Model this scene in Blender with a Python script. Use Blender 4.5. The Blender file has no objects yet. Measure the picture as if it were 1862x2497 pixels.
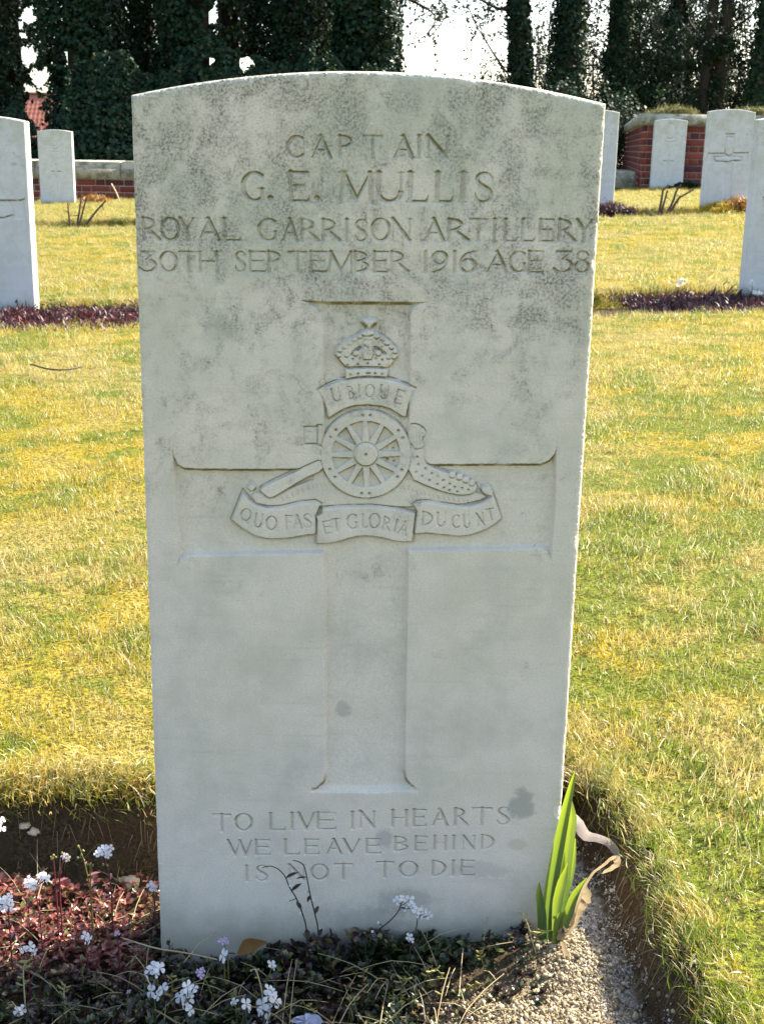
import bpy, math, random
import numpy as np
from mathutils import Matrix, Vector
SC = bpy.context.scene
COL = SC.collection
R = math.radians

# ------------------------------------------------------------------ camera, light, exposure
CAM = np.array([0.01115, -1.07147, 0.75092]); PIT, YAW, ROL, FPX = 0.27947, 0.00523, 0.01814, 3105.0
_F = np.array([math.sin(YAW)*math.cos(PIT), math.cos(YAW)*math.cos(PIT), -math.sin(PIT)])
_R = np.array([math.cos(YAW), -math.sin(YAW), 0.0]); _U = np.cross(_R, _F)
_R2 = math.cos(ROL)*_R + math.sin(ROL)*_U; _U2 = -math.sin(ROL)*_R + math.cos(ROL)*_U
cam_d = bpy.data.cameras.new('camera'); cam = bpy.data.objects.new('camera', cam_d); COL.objects.link(cam)
M = Matrix(((_R2[0], _U2[0], -_F[0], CAM[0]), (_R2[1], _U2[1], -_F[1], CAM[1]), (_R2[2], _U2[2], -_F[2], CAM[2]), (0, 0, 0, 1)))
cam.matrix_world = M
cam_d.sensor_fit = 'VERTICAL'; cam_d.sensor_height = 36.0; cam_d.lens = FPX/2497*36.0
cam_d.clip_start = 0.02; cam_d.clip_end = 2000
cam_d.dof.use_dof = True; cam_d.dof.focus_distance = 1.12; cam_d.dof.aperture_fstop = cam_d.lens/1.1
SC.camera = cam

SUN_AZ, SUN_EL = 57.0, 40.0           # azimuth measured from +Y (away from camera) towards +X
world = bpy.data.worlds.new("World"); SC.world = world; world.use_nodes = True
wn = world.node_tree.nodes; wl = world.node_tree.links; wn.clear()
sky = wn.new('ShaderNodeTexSky'); sky.sky_type = 'NISHITA'; sky.sun_disc = False
sky.sun_elevation = R(SUN_EL); sky.sun_rotation = R(SUN_AZ); sky.air_density = 1.0; sky.dust_density = 2.5; sky.ozone_density = 1.0
bg = wn.new('ShaderNodeBackground'); bg.inputs[1].default_value = 0.14
wo = wn.new('ShaderNodeOutputWorld'); wl.new(sky.outputs[0], bg.inputs[0]); wl.new(bg.outputs[0], wo.inputs[0])
sl = bpy.data.lights.new('sun', 'SUN'); sl.energy = 5.0; sl.angle = R(0.5); sl.color = (1.0, 0.93, 0.80)
so = bpy.data.objects.new('sun', sl); COL.objects.link(so); so.location = (6, 4, 8)
sd = Vector((math.sin(R(SUN_AZ))*math.cos(R(SUN_EL)), math.cos(R(SUN_AZ))*math.cos(R(SUN_EL)), math.sin(R(SUN_EL))))
so.rotation_euler = sd.to_track_quat('Z', 'Y').to_euler()
SC.view_settings.view_transform = 'Standard'; SC.view_settings.look = 'None'
SC.view_settings.exposure = 1.82; SC.view_settings.gamma = 1.0; SC.view_settings.use_curve_mapping = False
SC.cycles.max_bounces = 6; SC.cycles.transparent_max_bounces = 8

# ------------------------------------------------------------------ helpers
rng = np.random.default_rng(7); random.seed(7)
def _ray(x, y): return _F + (x-931)/FPX*_R2 - (y-1248.5)/FPX*_U2
def at(x, y, Y):                       # the point on the plane y = Y seen at a pixel of the photograph
    d = _ray(x, y); return CAM + d*(Y-CAM[1])/d[1]
def atz(x, y, z):                      # ... on the level z
    d = _ray(x, y); return CAM + d*(z-CAM[2])/d[2]
def proj(P):
    d = np.asarray(P, float)-CAM; Z = d@_F
    return np.stack([931+FPX*(d@_R2)/Z, 1248.5-FPX*(d@_U2)/Z], -1)
def tag(o, label=None, cat=None, group=None, kind=None):
    for k, v in (('label', label), ('category', cat), ('group', group), ('kind', kind)):
        if v: o[k] = v
    return o
def empty(name, loc, label=None, cat=None, group=None):
    o = bpy.data.objects.new(name, None); COL.objects.link(o); o.location = [float(v) for v in loc]; o.empty_display_size = .05
    return tag(o, label, cat, group)
def mesh(name, V, polys, mats=None, smooth=False, attrs=None):
    """polys: list of (n,k) int arrays"""
    V = np.ascontiguousarray(V, np.float32); me = bpy.data.meshes.new(name)
    if not isinstance(polys, list): polys = [polys]
    polys = [np.asarray(p, np.int32) for p in polys if len(p)]
    me.vertices.add(len(V)); me.vertices.foreach_set('co', V.ravel())
    tot = sum(p.size for p in polys); npoly = sum(len(p) for p in polys)
    me.loops.add(tot); me.polygons.add(npoly)
    me.loops.foreach_set('vertex_index', np.concatenate([p.ravel() for p in polys]))
    st = []; s = 0
    for p in polys:
        st.append(s+np.arange(len(p))*p.shape[1]); s += p.size
    me.polygons.foreach_set('loop_start', np.concatenate(st).astype(np.int32))
    if smooth: me.polygons.foreach_set('use_smooth', np.ones(npoly, bool))
    if attrs:
        for k, a in attrs.items():
            at_ = me.attributes.new(k, 'FLOAT', 'POINT'); at_.data.foreach_set('value', np.asarray(a, np.float32))
    me.update(calc_edges=True)
    if mats:
        for m in (mats if isinstance(mats, (list, tuple)) else [mats]): me.materials.append(m)
    return me
def obj(name, me, parent=None, loc=None):
    o = bpy.data.objects.new(name, me); COL.objects.link(o)
    if parent is not None: o.parent = parent
    if loc is not None: o.location = [float(v) for v in loc]
    return o
class MB:                              # collects pieces into one mesh
    def __init__(s): s.V = []; s.T = []; s.Q = []; s.n = 0
    def add(s, V, Q=None, T=None):
        V = np.asarray(V, float)
        if Q is not None and len(Q): s.Q.append(np.asarray(Q)+s.n)
        if T is not None and len(T): s.T.append(np.asarray(T)+s.n)
        s.V.append(V); s.n += len(V)
    def box(s, lo, hi):
        x0, y0, z0 = lo; x1, y1, z1 = hi
        s.add([(x0,y0,z0),(x1,y0,z0),(x1,y1,z0),(x0,y1,z0),(x0,y0,z1),(x1,y0,z1),(x1,y1,z1),(x0,y1,z1)],
              [(0,3,2,1),(4,5,6,7),(0,1,5,4),(1,2,6,5),(2,3,7,6),(3,0,4,7)])
    def tube(s, P, r, n=6):
        P = np.asarray(P, float); r = np.broadcast_to(np.asarray(r, float), (len(P),))
        T = np.gradient(P, axis=0); T /= np.linalg.norm(T, axis=1)[:, None]+1e-12
        ref = np.array([0.31, 0.17, 0.93]) if abs(T[:, 2]).mean() < .8 else np.array([1., .2, 0])
        A = np.cross(T, ref); A /= np.linalg.norm(A, axis=1)[:, None]+1e-12; B = np.cross(T, A)
        a = np.arange(n)*2*math.pi/n
        V = P[:, None]+r[:, None, None]*(np.cos(a)[None, :, None]*A[:, None]+np.sin(a)[None, :, None]*B[:, None])
        i = np.arange(len(P)-1)[:, None]*n; j = np.arange(n)[None]; k = (j+1) % n
        s.add(V.reshape(-1, 3), np.stack([i+j, i+k, i+n+k, i+n+j], -1).reshape(-1, 4))
    def ribbon(s, P, w, side, fold=0.0, nrm=None):
        """three points across: a leaf blade with a crease"""
        P = np.asarray(P, float); w = np.asarray(w, float); side = np.asarray(side, float)
        side = np.broadcast_to(side, P.shape); T = np.gradient(P, axis=0)
        N = np.cross(side, T); N /= np.linalg.norm(N, axis=1)[:, None]+1e-12
        V = np.stack([P-side*w[:, None]/2, P+N*(fold*w)[:, None] if np.ndim(fold) else P+N*fold*w[:, None], P+side*w[:, None]/2], 1).reshape(-1, 3)
        i = np.arange(len(P)-1)[:, None]*3; j = np.arange(2)[None]
        s.add(V, np.stack([i+j, i+j+1, i+j+4, i+j+3], -1).reshape(-1, 4))
    def mesh(s, name, m, smooth=False, attrs=None):
        P = []
        if s.Q: P.append(np.concatenate(s.Q))
        if s.T: P.append(np.concatenate(s.T))
        return mesh(name, np.concatenate(s.V), P, m, smooth, attrs)
def spline(P, n):                      # Catmull-Rom through P
    P = np.asarray(P, float); Q = np.vstack([2*P[0]-P[1], P, 2*P[-1]-P[-2]]); out = []
    t = np.linspace(0, len(P)-1-1e-9, n)
    for u in t:
        i = int(u); f = u-i; a, b, c, d = Q[i:i+4]
        out.append(.5*((2*b)+(c-a)*f+(2*a-5*b+4*c-d)*f*f+(3*b-a-3*c+d)*f**3))
    return np.array(out)
def sstep(x): x = np.clip(x, 0, 1); return x*x*(3-2*x)
def vnoise(x, y, seed=0):              # value noise
    x = np.asarray(x, float); y = np.asarray(y, float)
    xi = np.floor(x).astype(np.int64); yi = np.floor(y).astype(np.int64); fx = sstep(x-xi); fy = sstep(y-yi)
    def h(a, b):
        n = (a*374761393+b*668265263+seed*1442695041) & 0x7fffffff
        n = ((n ^ (n >> 13))*1274126177) & 0x7fffffff
        return ((n ^ (n >> 16)) & 0xffff)/65535.0
    return (h(xi, yi)*(1-fx)+h(xi+1, yi)*fx)*(1-fy)+(h(xi, yi+1)*(1-fx)+h(xi+1, yi+1)*fx)*fy
def fnoise(x, y, seed=0, o=4):
    s = 0; a = .5
    for i in range(o): s = s+a*vnoise(x*2**i, y*2**i, seed+i); a *= .5
    return s

# ------------------------------------------------------------------ materials
class NT:
    def __init__(s, name, rough=.85, spec=.2):
        s.m = bpy.data.materials.new(name); s.m.use_nodes = True; s.t = s.m.node_tree; s.N = s.t.nodes; s.L = s.t.links
        s.b = s.N['Principled BSDF']; s.b.inputs['Roughness'].default_value = rough; s.b.inputs['Specular IOR Level'].default_value = spec
        s.out = s.N['Material Output']
    def n(s, t, **k):
        o = s.N.new(t)
        for a, v in k.items(): setattr(o, a, v)
        return o
    def set(s, sock, v):
        if hasattr(v, 'is_output'): s.L.new(v, sock)
        elif v is not None:
            if isinstance(v, tuple) and len(v) == 3 and sock.type == 'RGBA': v = v+(1,)
            sock.default_value = v
    def obco(s): return s.n('ShaderNodeTexCoord').outputs['Object']
    def wpos(s): return s.n('ShaderNodeNewGeometry').outputs['Position']
    def scale(s, v, sc, off=(0, 0, 0)):
        o = s.n('ShaderNodeMapping'); s.L.new(v, o.inputs[0]); o.inputs['Scale'].default_value = sc; o.inputs['Location'].default_value = off
        return o.outputs[0]
    def noise(s, v, sc, det=3, rough=.55, dist=0.0):
        o = s.n('ShaderNodeTexNoise'); s.set(o.inputs['Vector'], v); o.inputs['Scale'].default_value = sc
        o.inputs['Detail'].default_value = det; o.inputs['Roughness'].default_value = rough; o.inputs['Distortion'].default_value = dist
        return o.outputs['Fac']
    def math(s, op, a, b=None, clamp=False):
        o = s.n('ShaderNodeMath', operation=op, use_clamp=clamp); s.set(o.inputs[0], a)
        if b is not None: s.set(o.inputs[1], b)
        return o.outputs[0]
    def step(s, v, lo, hi):
        o = s.n('ShaderNodeMapRange', interpolation_type='SMOOTHSTEP'); s.set(o.inputs[0], v)
        o.inputs[1].default_value = lo; o.inputs[2].default_value = hi; return o.outputs[0]
    def mix(s, f, a, b, mode='MIX'):
        o = s.n('ShaderNodeMix', data_type='RGBA', blend_type=mode); s.set(o.inputs[0], f); s.set(o.inputs[6], a); s.set(o.inputs[7], b)
        return o.outputs[2]
    def attr(s, name, typ='GEOMETRY'): return s.n('ShaderNodeAttribute', attribute_name=name, attribute_type=typ).outputs['Fac']
    def sep(s, v):
        o = s.n('ShaderNodeSeparateXYZ'); s.L.new(v, o.inputs[0]); return o.outputs
    def rand(s): return s.n('ShaderNodeObjectInfo').outputs['Random']
    def color(s, c): s.set(s.b.inputs['Base Color'], c)
    def bump(s, h, strength=.3, dist=.001):
        o = s.n('ShaderNodeBump'); s.set(o.inputs['Height'], h); o.inputs['Strength'].default_value = strength; o.inputs['Distance'].default_value = dist
        s.L.new(o.outputs[0], s.b.inputs['Normal'])
    def translucent(s, c, fac):
        tr = s.n('ShaderNodeBsdfTranslucent'); s.set(tr.inputs[0], c); mx = s.n('ShaderNodeMixShader'); mx.inputs[0].default_value = fac
        s.L.new(s.b.outputs[0], mx.inputs[1]); s.L.new(tr.outputs[0], mx.inputs[2]); s.L.new(mx.outputs[0], s.out.inputs['Surface'])

def stone_material(name, lichen, base=(.66, .59, .49), stains=()):
    t = NT(name, .92, .15); o = t.obco(); z = t.sep(o)[2]
    big = t.noise(o, 7, 4, .6); mid = t.noise(o, 26, 4, .62, .4); fine = t.noise(o, 420, 2, .6); grain = t.noise(o, 1500, 1)
    c = t.mix(t.step(big, .38, .66), base, tuple(v*f for v, f in zip(base, (.90, .91, .86))))
    c = t.mix(t.math('MULTIPLY', t.step(mid, .42, .70), .55), c, tuple(v*f for v, f in zip(base, (1.10, 1.08, 1.08))))
    c = t.mix(t.math('MULTIPLY', t.step(t.noise(o, 620, 4, .8), .40, .66), .42), c, tuple(v*.60 for v in base)); c = t.mix(t.math('MULTIPLY', t.step(t.noise(t.scale(o, (1, 1, 1), (9, 2, 4)), 560, 3, .75), .60, .70), .5), c, (.74, .72, .66)); c = t.mix(t.math('MULTIPLY', t.step(t.noise(t.scale(o, (1, 1, 1), (5, 8, 1)), 210, 3, .7), .69, .73), .55), c, (.2, .19, .15))
    top = t.step(z, .50, .76)
    green = t.math('MULTIPLY', t.step(t.noise(o, 11, 3, .6), .35, .62), t.math('ADD', t.math('MULTIPLY', top, .75), .12))
    c = t.mix(t.math('MULTIPLY', green, .6), c, (.47, .475, .35))
    # lichen: dark speckled colonies, thick at the top and thinning downwards
    col = t.math('ADD', t.noise(t.scale(o, (1, 1, .75)), 38, 5, .68, .5), t.math('MULTIPLY', t.noise(o, 9, 3), .62))
    th = t.math('ADD', t.math('MULTIPLY', t.step(z, .10, .80), .44*lichen), -.225)
    m1 = t.step(t.math('ADD', t.math('ADD', col, th), t.math('MULTIPLY', t.math('SUBTRACT', t.noise(o, 95, 4, .75), .5), .55)), .84, 1.18) if lichen else None
    sp = t.step(t.noise(o, 420, 4, .8), .42, .62)
    if lichen:
        m = t.math('MULTIPLY', m1, t.math('ADD', t.math('MULTIPLY', sp, .78), .22))
        c = t.mix(m, c, t.mix(t.noise(o, 40, 2), (.085, .085, .055), (.17, .17, .135)))
        m2 = t.math('MULTIPLY', t.step(t.math('ADD', t.noise(o, 480, 3, .7), t.math('MULTIPLY', top, .08)), .62, .74), top)
        c = t.mix(t.math('MULTIPLY', m2, .45), c, (.13, .135, .09))
        m3 = t.math('MULTIPLY', t.step(t.noise(t.scale(o, (1, 1, 1), (3, 1, 7)), 300, 2, .6), .63, .70), top)
        c = t.mix(t.math('MULTIPLY', m3, .6), c, (.66, .66, .60))
    dampz = t.math('SUBTRACT', 1.0, t.step(t.math('ADD', z, t.math('MULTIPLY', t.noise(o, 30, 4, .7), -.05)), -.015, .035)); c = t.mix(t.math('MULTIPLY', dampz, .6), c, (.24, .23, .16))
    # soft cloudy grime over the whole face and thin bedding streaks
    g = t.math('MULTIPLY', t.step(t.noise(o, 11, 5, .72), .44, .72), .55)
    c = t.mix(g, c, (.40, .385, .315))
    st = t.math('MULTIPLY', t.step(t.noise(t.scale(o, (3, 3, 40)), 4, 3), .55, .75), .16); c = t.mix(st, c, (.33, .31, .24))
    al = t.attr('ledge_olive'); al = t.math('MULTIPLY', al, t.step(t.noise(o, 55, 3, .7), .30, .55))
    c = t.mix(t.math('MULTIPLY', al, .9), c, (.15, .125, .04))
    for (sx, sz, rx, rz, amt, sc) in stains:
        sx_ = t.n('ShaderNodeVectorMath', operation='DISTANCE'); mp = t.scale(o, (1/rx, 0, 1/rz), (-sx/rx, 0, -sz/rz)); t.L.new(mp, sx_.inputs[0]); sx_.inputs[1].default_value = (0, 0, 0)
        d = t.math('ADD', sx_.outputs['Value'], t.math('MULTIPLY', t.math('SUBTRACT', t.noise(o, 75, 5, .7), .5), 2.4))
        c = t.mix(t.math('MULTIPLY', t.math('SUBTRACT', 1.0, t.step(d, .55, 1.15)), amt), c, sc)
    t.color(c)
    t.bump(t.math('ADD', t.math('MULTIPLY', fine, .6), t.math('MULTIPLY', grain, .6)), .5, .0007)
    return t.m
# ------------------------------------------------------------------ headstones: a carved face as fine relief, split into parts
T_, t_ = .155, .092
def glyph(ch, a):
    """strokes (x0,y0,x1,y1,w0,w1) of a Roman inscriptional capital, in units of its height, a = width/height"""
    S = []
    def ln(x0, y0, x1, y1, w0, w1=None): S.append((x0, y0, x1, y1, w0, w0 if w1 is None else w1))
    def serif(x, y, l=.14, r=.14, up=1):
        ln(x, y, x-l, y-.012*up, .075, .035); ln(x, y, x+r, y-.012*up, .075, .035)
    def stem(x, y0=.03, y1=.97, w=T_, lo=True, hi=True, l=.13):
        ln(x, y0, x, y1, w)
        if lo: serif(x, .03, l, l, 1)
        if hi: serif(x, .97, l, l, -1)
    def arc(cx, cy, rx, ry, a0, a1, w=T_, n=14, thin=t_):
        A = np.radians(np.linspace(a0, a1, n+1)); X = cx+rx*np.cos(A); Y = cy+ry*np.sin(A); W = thin+(w-thin)*np.abs(np.cos(A))**1.3
        for i in range(n): S.append((X[i], Y[i], X[i+1], Y[i+1], W[i], W[i+1]))
    def poly(P, W):
        P = spline(P, 22); W = np.interp(np.linspace(0, 1, 22), np.linspace(0, 1, len(W)), W)
        for i in range(21): S.append((P[i][0], P[i][1], P[i+1][0], P[i+1][1], W[i], W[i+1]))
    if ch == 'A':
        ln(a*.50, .96, .12, .03, t_); ln(a*.46, .98, a-.14, .02, T_); ln(a*.27, .36, a*.72, .36, t_); serif(.12, .03, .1, .12); serif(a-.13, .03, .12, .12); ln(a*.46, .97, a*.46-.2, .98, .08, .03)
    elif ch == 'B':
        stem(.14, l=.1); arc(.14, .75, a-.32, .22, 90, -90, .12); arc(.14, .27, a-.24, .25, 90, -90, .14); ln(.14, .97, .2, .97, t_); ln(.14, .025, .2, .025, t_)
    elif ch in 'CG':
        arc(a*.54, .5, a*.47, .46, 50, 310, T_, 18)
        x = a*.54+a*.47*math.cos(R(50)); ln(x, .86, x+.02, .70, .10, .04)
        if ch == 'G': stem(a-.14, .10, .42, .13, False, False); serif(a-.14, .43, .16, .12, -1)
        else: ln(x, .14, x+.03, .24, .09, .03)
    elif ch == 'D':
        stem(.14, l=.1); arc(.2, .5, a-.29, .465, 90, -90, T_, 18); ln(.14, .965, .25, .965, t_); ln(.14, .035, .25, .035, t_)
    elif ch in 'EF':
        stem(.15, l=.11); ln(.15, .97, a-.06, .97, t_); ln(a-.06, .97, a-.03, .80, .09, .03); ln(.15, .53, a-.16, .53, t_); ln(a-.16, .61, a-.16, .44, .06)
        if ch == 'E': ln(.15, .03, a-.05, .03, t_); ln(a-.05, .03, a-.0, .21, .09, .03)
    elif ch == 'H':
        stem(.16); stem(a-.16); ln(.16, .51, a-.16, .51, t_)
    elif ch == 'I': stem(a/2, l=min(.16, a/2))
    elif ch == 'L':
        stem(.2, l=.14); ln(.2, .03, a-.06, .03, t_); ln(a-.06, .03, a-.0, .24, .10, .03)
    elif ch == 'M':
        ln(.21, .97, .07, .03, .13); ln(.17, .97, a*.5, .08, T_); ln(a*.5, .06, a-.16, .97, .10); ln(a-.17, .97, a-.12, .03, T_); serif(.07, .03, .1, .1); serif(a-.12, .03, .11, .11); ln(.16, .97, -.0, .97, .08, .03); ln(a-.16, .97, a-.0, .97, .08, .03)
    elif ch == 'N':
        ln(.15, .03, .15, .97, t_); ln(.12, .98, a-.12, .04, T_); ln(a-.13, .0, a-.13, .97, t_); serif(.15, .03, .12, .12); serif(a-.13, .97, .13, .13, -1); ln(.14, .97, -.02, .98, .08, .03)
    elif ch in 'OQ0':
        arc(a/2, .5, a*.45, .47, 0, 360, T_, 24)
        if ch == 'Q': ln(a*.52, .08, a*.75, -.08, .12, .10); ln(a*.75, -.08, a*1.02, -.13, .10, .04)
    elif ch in 'PR':
        stem(.16, l=.12); arc(.2, .73, a*(.62 if ch == 'P' else .55)-.1, .235, 95, -100, .14); ln(.16, .965, .25, .965, t_)
        if ch == 'R': ln(a*.40, .50, a-.10, .05, .12, T_); ln(a-.10, .05, a+.02, .03, .10, .04)
    elif ch == 'S':
        poly([(.88*a, .78), (.76*a, .93), (.5*a, .97), (.24*a, .90), (.15*a, .75), (.27*a, .61), (.5*a, .51), (.76*a, .39), (.87*a, .24), (.75*a, .08), (.48*a, .03), (.22*a, .08), (.1*a, .22)],
             [.06, .07, .08, .11, .13, .15, .16, .15, .13, .11, .08, .07, .06]); ln(.88*a, .82, .90*a, .68, .09, .03); ln(.1*a, .18, .08*a, .32, .09, .03)
    elif ch == 'T':
        stem(a/2, hi=False); ln(.03, .96, a-.03, .96, t_+.01); ln(.05, .96, .0, .78, .09, .03); ln(a-.05, .96, a-.0, .78, .09, .03)
    elif ch == 'U':
        ln(.17, .97, .17, .33, T_); arc(a/2+.01, .33, a/2-.16, .30, 180, 360, T_, 12, t_+.02); ln(a-.14, .33, a-.14, .97, .09); serif(.17, .97, .13, .13, -1); serif(a-.14, .97, .12, .12, -1)
    elif ch == 'V':
        ln(.13, .97, a*.52, .02, T_); ln(a-.12, .97, a*.52, .02, t_); serif(.13, .97, .12, .13, -1); serif(a-.12, .97, .12, .11, -1)
    elif ch == 'W':
        ln(.10, .97, a*.33, .02, T_); ln(a*.52, .95, a*.33, .02, t_); ln(a*.50, .97, a*.72, .02, T_); ln(a-.09, .97, a*.72, .02, t_); serif(.11, .97, .1, .12, -1); serif(a-.09, .97, .1, .1, -1); serif(a*.5, .97, .1, .08, -1)
    elif ch == 'Y':
        ln(.12, .97, a*.5, .48, T_); ln(a-.12, .97, a*.5, .48, t_); stem(a*.5, .03, .5, T_, True, False); serif(.12, .97, .11, .13, -1); serif(a-.12, .97, .11, .11, -1)
    elif ch == '1':
        stem(a/2, hi=False); ln(a/2, .97, a/2-.16, .87, .10, .03)
    elif ch == '3':
        ln(.12*a, .96, .86*a, .96, t_+.02); ln(.12*a, .96, .08*a, .82, .08, .03); ln(.86*a, .95, .42*a, .60, t_); arc(.42*a, .32, .48*a, .29, 95, -150, T_)
    elif ch in '69':
        f = (lambda y: y) if ch == '6' else (lambda y: 1-y); g = (lambda x: x) if ch == '6' else (lambda x: a-x)
        A = np.radians(np.linspace(0, 360, 21)); X = a*.5+a*.4*np.cos(A); Y = .32+.29*np.sin(A); W = t_+.08*np.abs(np.cos(A))
        for i in range(20): S.append((g(X[i]), f(Y[i]), g(X[i+1]), f(Y[i+1]), W[i], W[i+1]))
        P = spline([(a*.1, .34), (a*.14, .60), (a*.38, .86), (a*.95, 1.0)], 9)
        for i in range(8): S.append((g(P[i][0]), f(P[i][1]), g(P[i+1][0]), f(P[i+1][1]), .15-.01*i, .14-.01*i))
    elif ch == '8':
        arc(a/2, .76, a*.34, .21, 0, 360, .11); arc(a/2, .28, a*.42, .26, 0, 360, .14)
    elif ch == '.': ln(a/2, .10, a/2+.001, .10, .20)
    return S

def chaikin(P, n=2):
    P = np.asarray(P, float)
    for _ in range(n):
        Q = np.roll(P, -1, 0); P = np.stack([.75*P+.25*Q, .25*P+.75*Q], 1).reshape(-1, 2)
    return P

class Stone:
    """a Portland stone slab: front face is a relief grid (x, z, depth); every vertex carries the id of its part"""
    W, H, TH, RISE = .1905, .787, .076, .0215
    def __init__(s, xs, zs, Y=0.0, x0=0.0, z0=0.0):
        s.xs = np.asarray(xs); s.v = np.asarray(zs)/(s.H+s.RISE); s.Y, s.x0, s.z0 = Y, x0, z0
        s.top = s.H+s.RISE*(1-(s.xs/s.W)**2)
        s.X, V = np.meshgrid(s.xs, s.v, indexing='ij'); s.Z = np.where(V > 0, V*s.top[:, None], V*(s.H+s.RISE))
        s.h = np.zeros_like(s.X); s.id = np.zeros(s.X.shape, np.int32); s.parts = {0: ('slab', None)}; s.zc = V*(s.H+s.RISE)
    def P(s, x, y): p = at(x, y, s.Y); return (p[0]-s.x0, p[2]-s.z0)
    def part(s, name, parent=None): k = len(s.parts); s.parts[k] = (name, parent); return k
    def win(s, lo, hi):
        i0, i1 = np.searchsorted(s.xs, [lo[0], hi[0]]); j0, j1 = np.searchsorted(s.v*(s.H+s.RISE), [lo[1]-.004, hi[1]*1.03+.004])
        return slice(max(i0-1, 0), i1+1), slice(max(j0-1, 0), j1+1)
    def sdf(s, P, w):
        X, Z = s.X[w], s.Z[w]; d = np.full(X.shape, 1e9); ins = np.zeros(X.shape, bool)
        for (ax, az), (bx, bz) in zip(P, np.roll(P, -1, 0)):
            ex, ez = bx-ax, bz-az; l = ex*ex+ez*ez+1e-18; t = np.clip(((X-ax)*ex+(Z-az)*ez)/l, 0, 1)
            d = np.minimum(d, (X-ax-t*ex)**2+(Z-az-t*ez)**2)
            if abs(ez) > 1e-12: ins ^= ((az > Z) != (bz > Z)) & (X < ex*(Z-az)/ez+ax)
        d = np.sqrt(d); return np.where(ins, -d, d)
    def poly(s, pts, ch=0):
        P = np.array([s.P(*p) for p in pts]); return chaikin(P, ch) if ch else P
    def recess(s, P, depth, wall, pid):
        w = s.win(P.min(0)-.003, P.max(0)+.003); d = s.sdf(P, w)
        s.h[w] = np.minimum(s.h[w], -depth*np.clip(-d/wall, 0, 1)); s.id[w][d < 0] = pid
    def raise_(s, P, level, bev, pid, groove=0.0, gw=.0008, d=None, w=None, dome=0.0):
        if d is None: w = s.win(P.min(0)-.004, P.max(0)+.004); d = s.sdf(P, w)
        m = sstep(np.clip(-d/bev+.15, 0, 1)); lev = level+dome*(1-np.exp(np.minimum(d, 0)/.004))
        s.h[w] = s.h[w]*(1-m)+lev*m
        if groove: s.h[w] -= groove*np.exp(-(d/gw)**2)
        s.id[w][d < gw*.6] = pid
    def circ(s, c, r, level, bev, pid, **k):
        w = s.win((c[0]-r-.004, c[1]-r-.004), (c[0]+r+.004, c[1]+r+.004)); d = np.hypot(s.X[w]-c[0], s.Z[w]-c[1])-r
        s.raise_(None, level, bev, pid, d=d, w=w, **k)
    def dot(s, c, r, dep):
        w = s.win((c[0]-2*r, c[1]-2*r), (c[0]+2*r, c[1]+2*r)); d = np.hypot(s.X[w]-c[0], s.Z[w]-c[1]); s.h[w] -= dep*np.exp(-(d/r)**2)
    def cut(s, segs, slope, pid=None, maxd=.0024):
        """V-cut along tapered segments given on the face: (x0,z0,x1,z1,w0,w1)"""
        A = np.array(segs); m = A[:, 4:].max()
        w = s.win((A[:, [0, 2]].min()-m, A[:, [1, 3]].min()-m), (A[:, [0, 2]].max()+m, A[:, [1, 3]].max()+m)); X, Z = s.X[w], s.Z[w]; f = np.full(X.shape, -1.0)
        for x0, z0, x1, z1, w0, w1 in segs:
            ex, ez = x1-x0, z1-z0; t = np.clip(((X-x0)*ex+(Z-z0)*ez)/(ex*ex+ez*ez+1e-18), 0, 1)
            f = np.maximum(f, (w0+(w1-w0)*t)/2-np.hypot(X-x0-t*ex, Z-z0-t*ez))
        dep = np.clip(f*slope, 0, maxd); s.h[w] -= dep
        if pid is not None: s.id[w][dep > 0] = pid
    def letter(s, ch, xl, xr, yt, yb, pid=None, rot=0.0, slope=1.15, fat=1.0):
        bl = np.array(s.P(xl, yb)); br = np.array(s.P(xr, yb)); tl = np.array(s.P(xl, yt)); W = br[0]-bl[0]; Hh = tl[1]-bl[1]
        a = W/Hh; c = np.array([(bl[0]+br[0])/2, (bl[1]+tl[1])/2]); ca, sa = math.cos(R(rot)), math.sin(R(rot)); out = []
        for x0, y0, x1, y1, w0, w1 in glyph(ch, a):
            q = []
            for x, y in ((x0, y0), (x1, y1)):
                u, v = (x-a/2)*Hh, (y-.5)*Hh; q += [c[0]+u*ca-v*sa, c[1]+u*sa+v*ca]
            out.append((*q, w0*Hh*fat, w1*Hh*fat))
        s.cut(out, slope, pid)
    def build(s, root, mat, edge=.0046, wear=0.0006, chips=()):
        X, Z, h = s.X, s.Z, s.h
        d = np.minimum(s.W-np.abs(X), np.where(Z > 0, (s.top[:, None]-Z), 1))
        e = np.clip(1-d/edge, 0, 1); rnd = edge*(1-np.sqrt(np.clip(1-e*e, 0, 1)))
        n = fnoise(X*120+31, Z*120, 5, 3); rnd = rnd*(.6+.9*n)+wear*sstep(1-d/.006)*(vnoise(X*420, Z*420, 9) > .62)
        for cx, cz, r, dep in chips: rnd = rnd+dep*np.clip(1-np.hypot(X-cx, (Z-cz)*.7)/r, 0, 1)
        Yv = -h+rnd+ .00012*(vnoise(X*900, Z*900, 3)-.5)
        ni, nj = X.shape; V = np.stack([X, Yv, Z], -1).reshape(-1, 3)
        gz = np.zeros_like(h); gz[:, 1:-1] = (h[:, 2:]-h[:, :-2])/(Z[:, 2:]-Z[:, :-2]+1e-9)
        al = np.clip((-gz*0+np.maximum(gz, 0)-.14)*2.0, 0, 1)          # olive tint on the downward-facing slopes of the carving
        idx = np.arange(ni*nj).reshape(ni, nj); a, b, c, dd = idx[:-1, :-1], idx[1:, :-1], idx[1:, 1:], idx[:-1, 1:]
        Q = np.stack([a, b, c, dd], -1).reshape(-1, 4)
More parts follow.
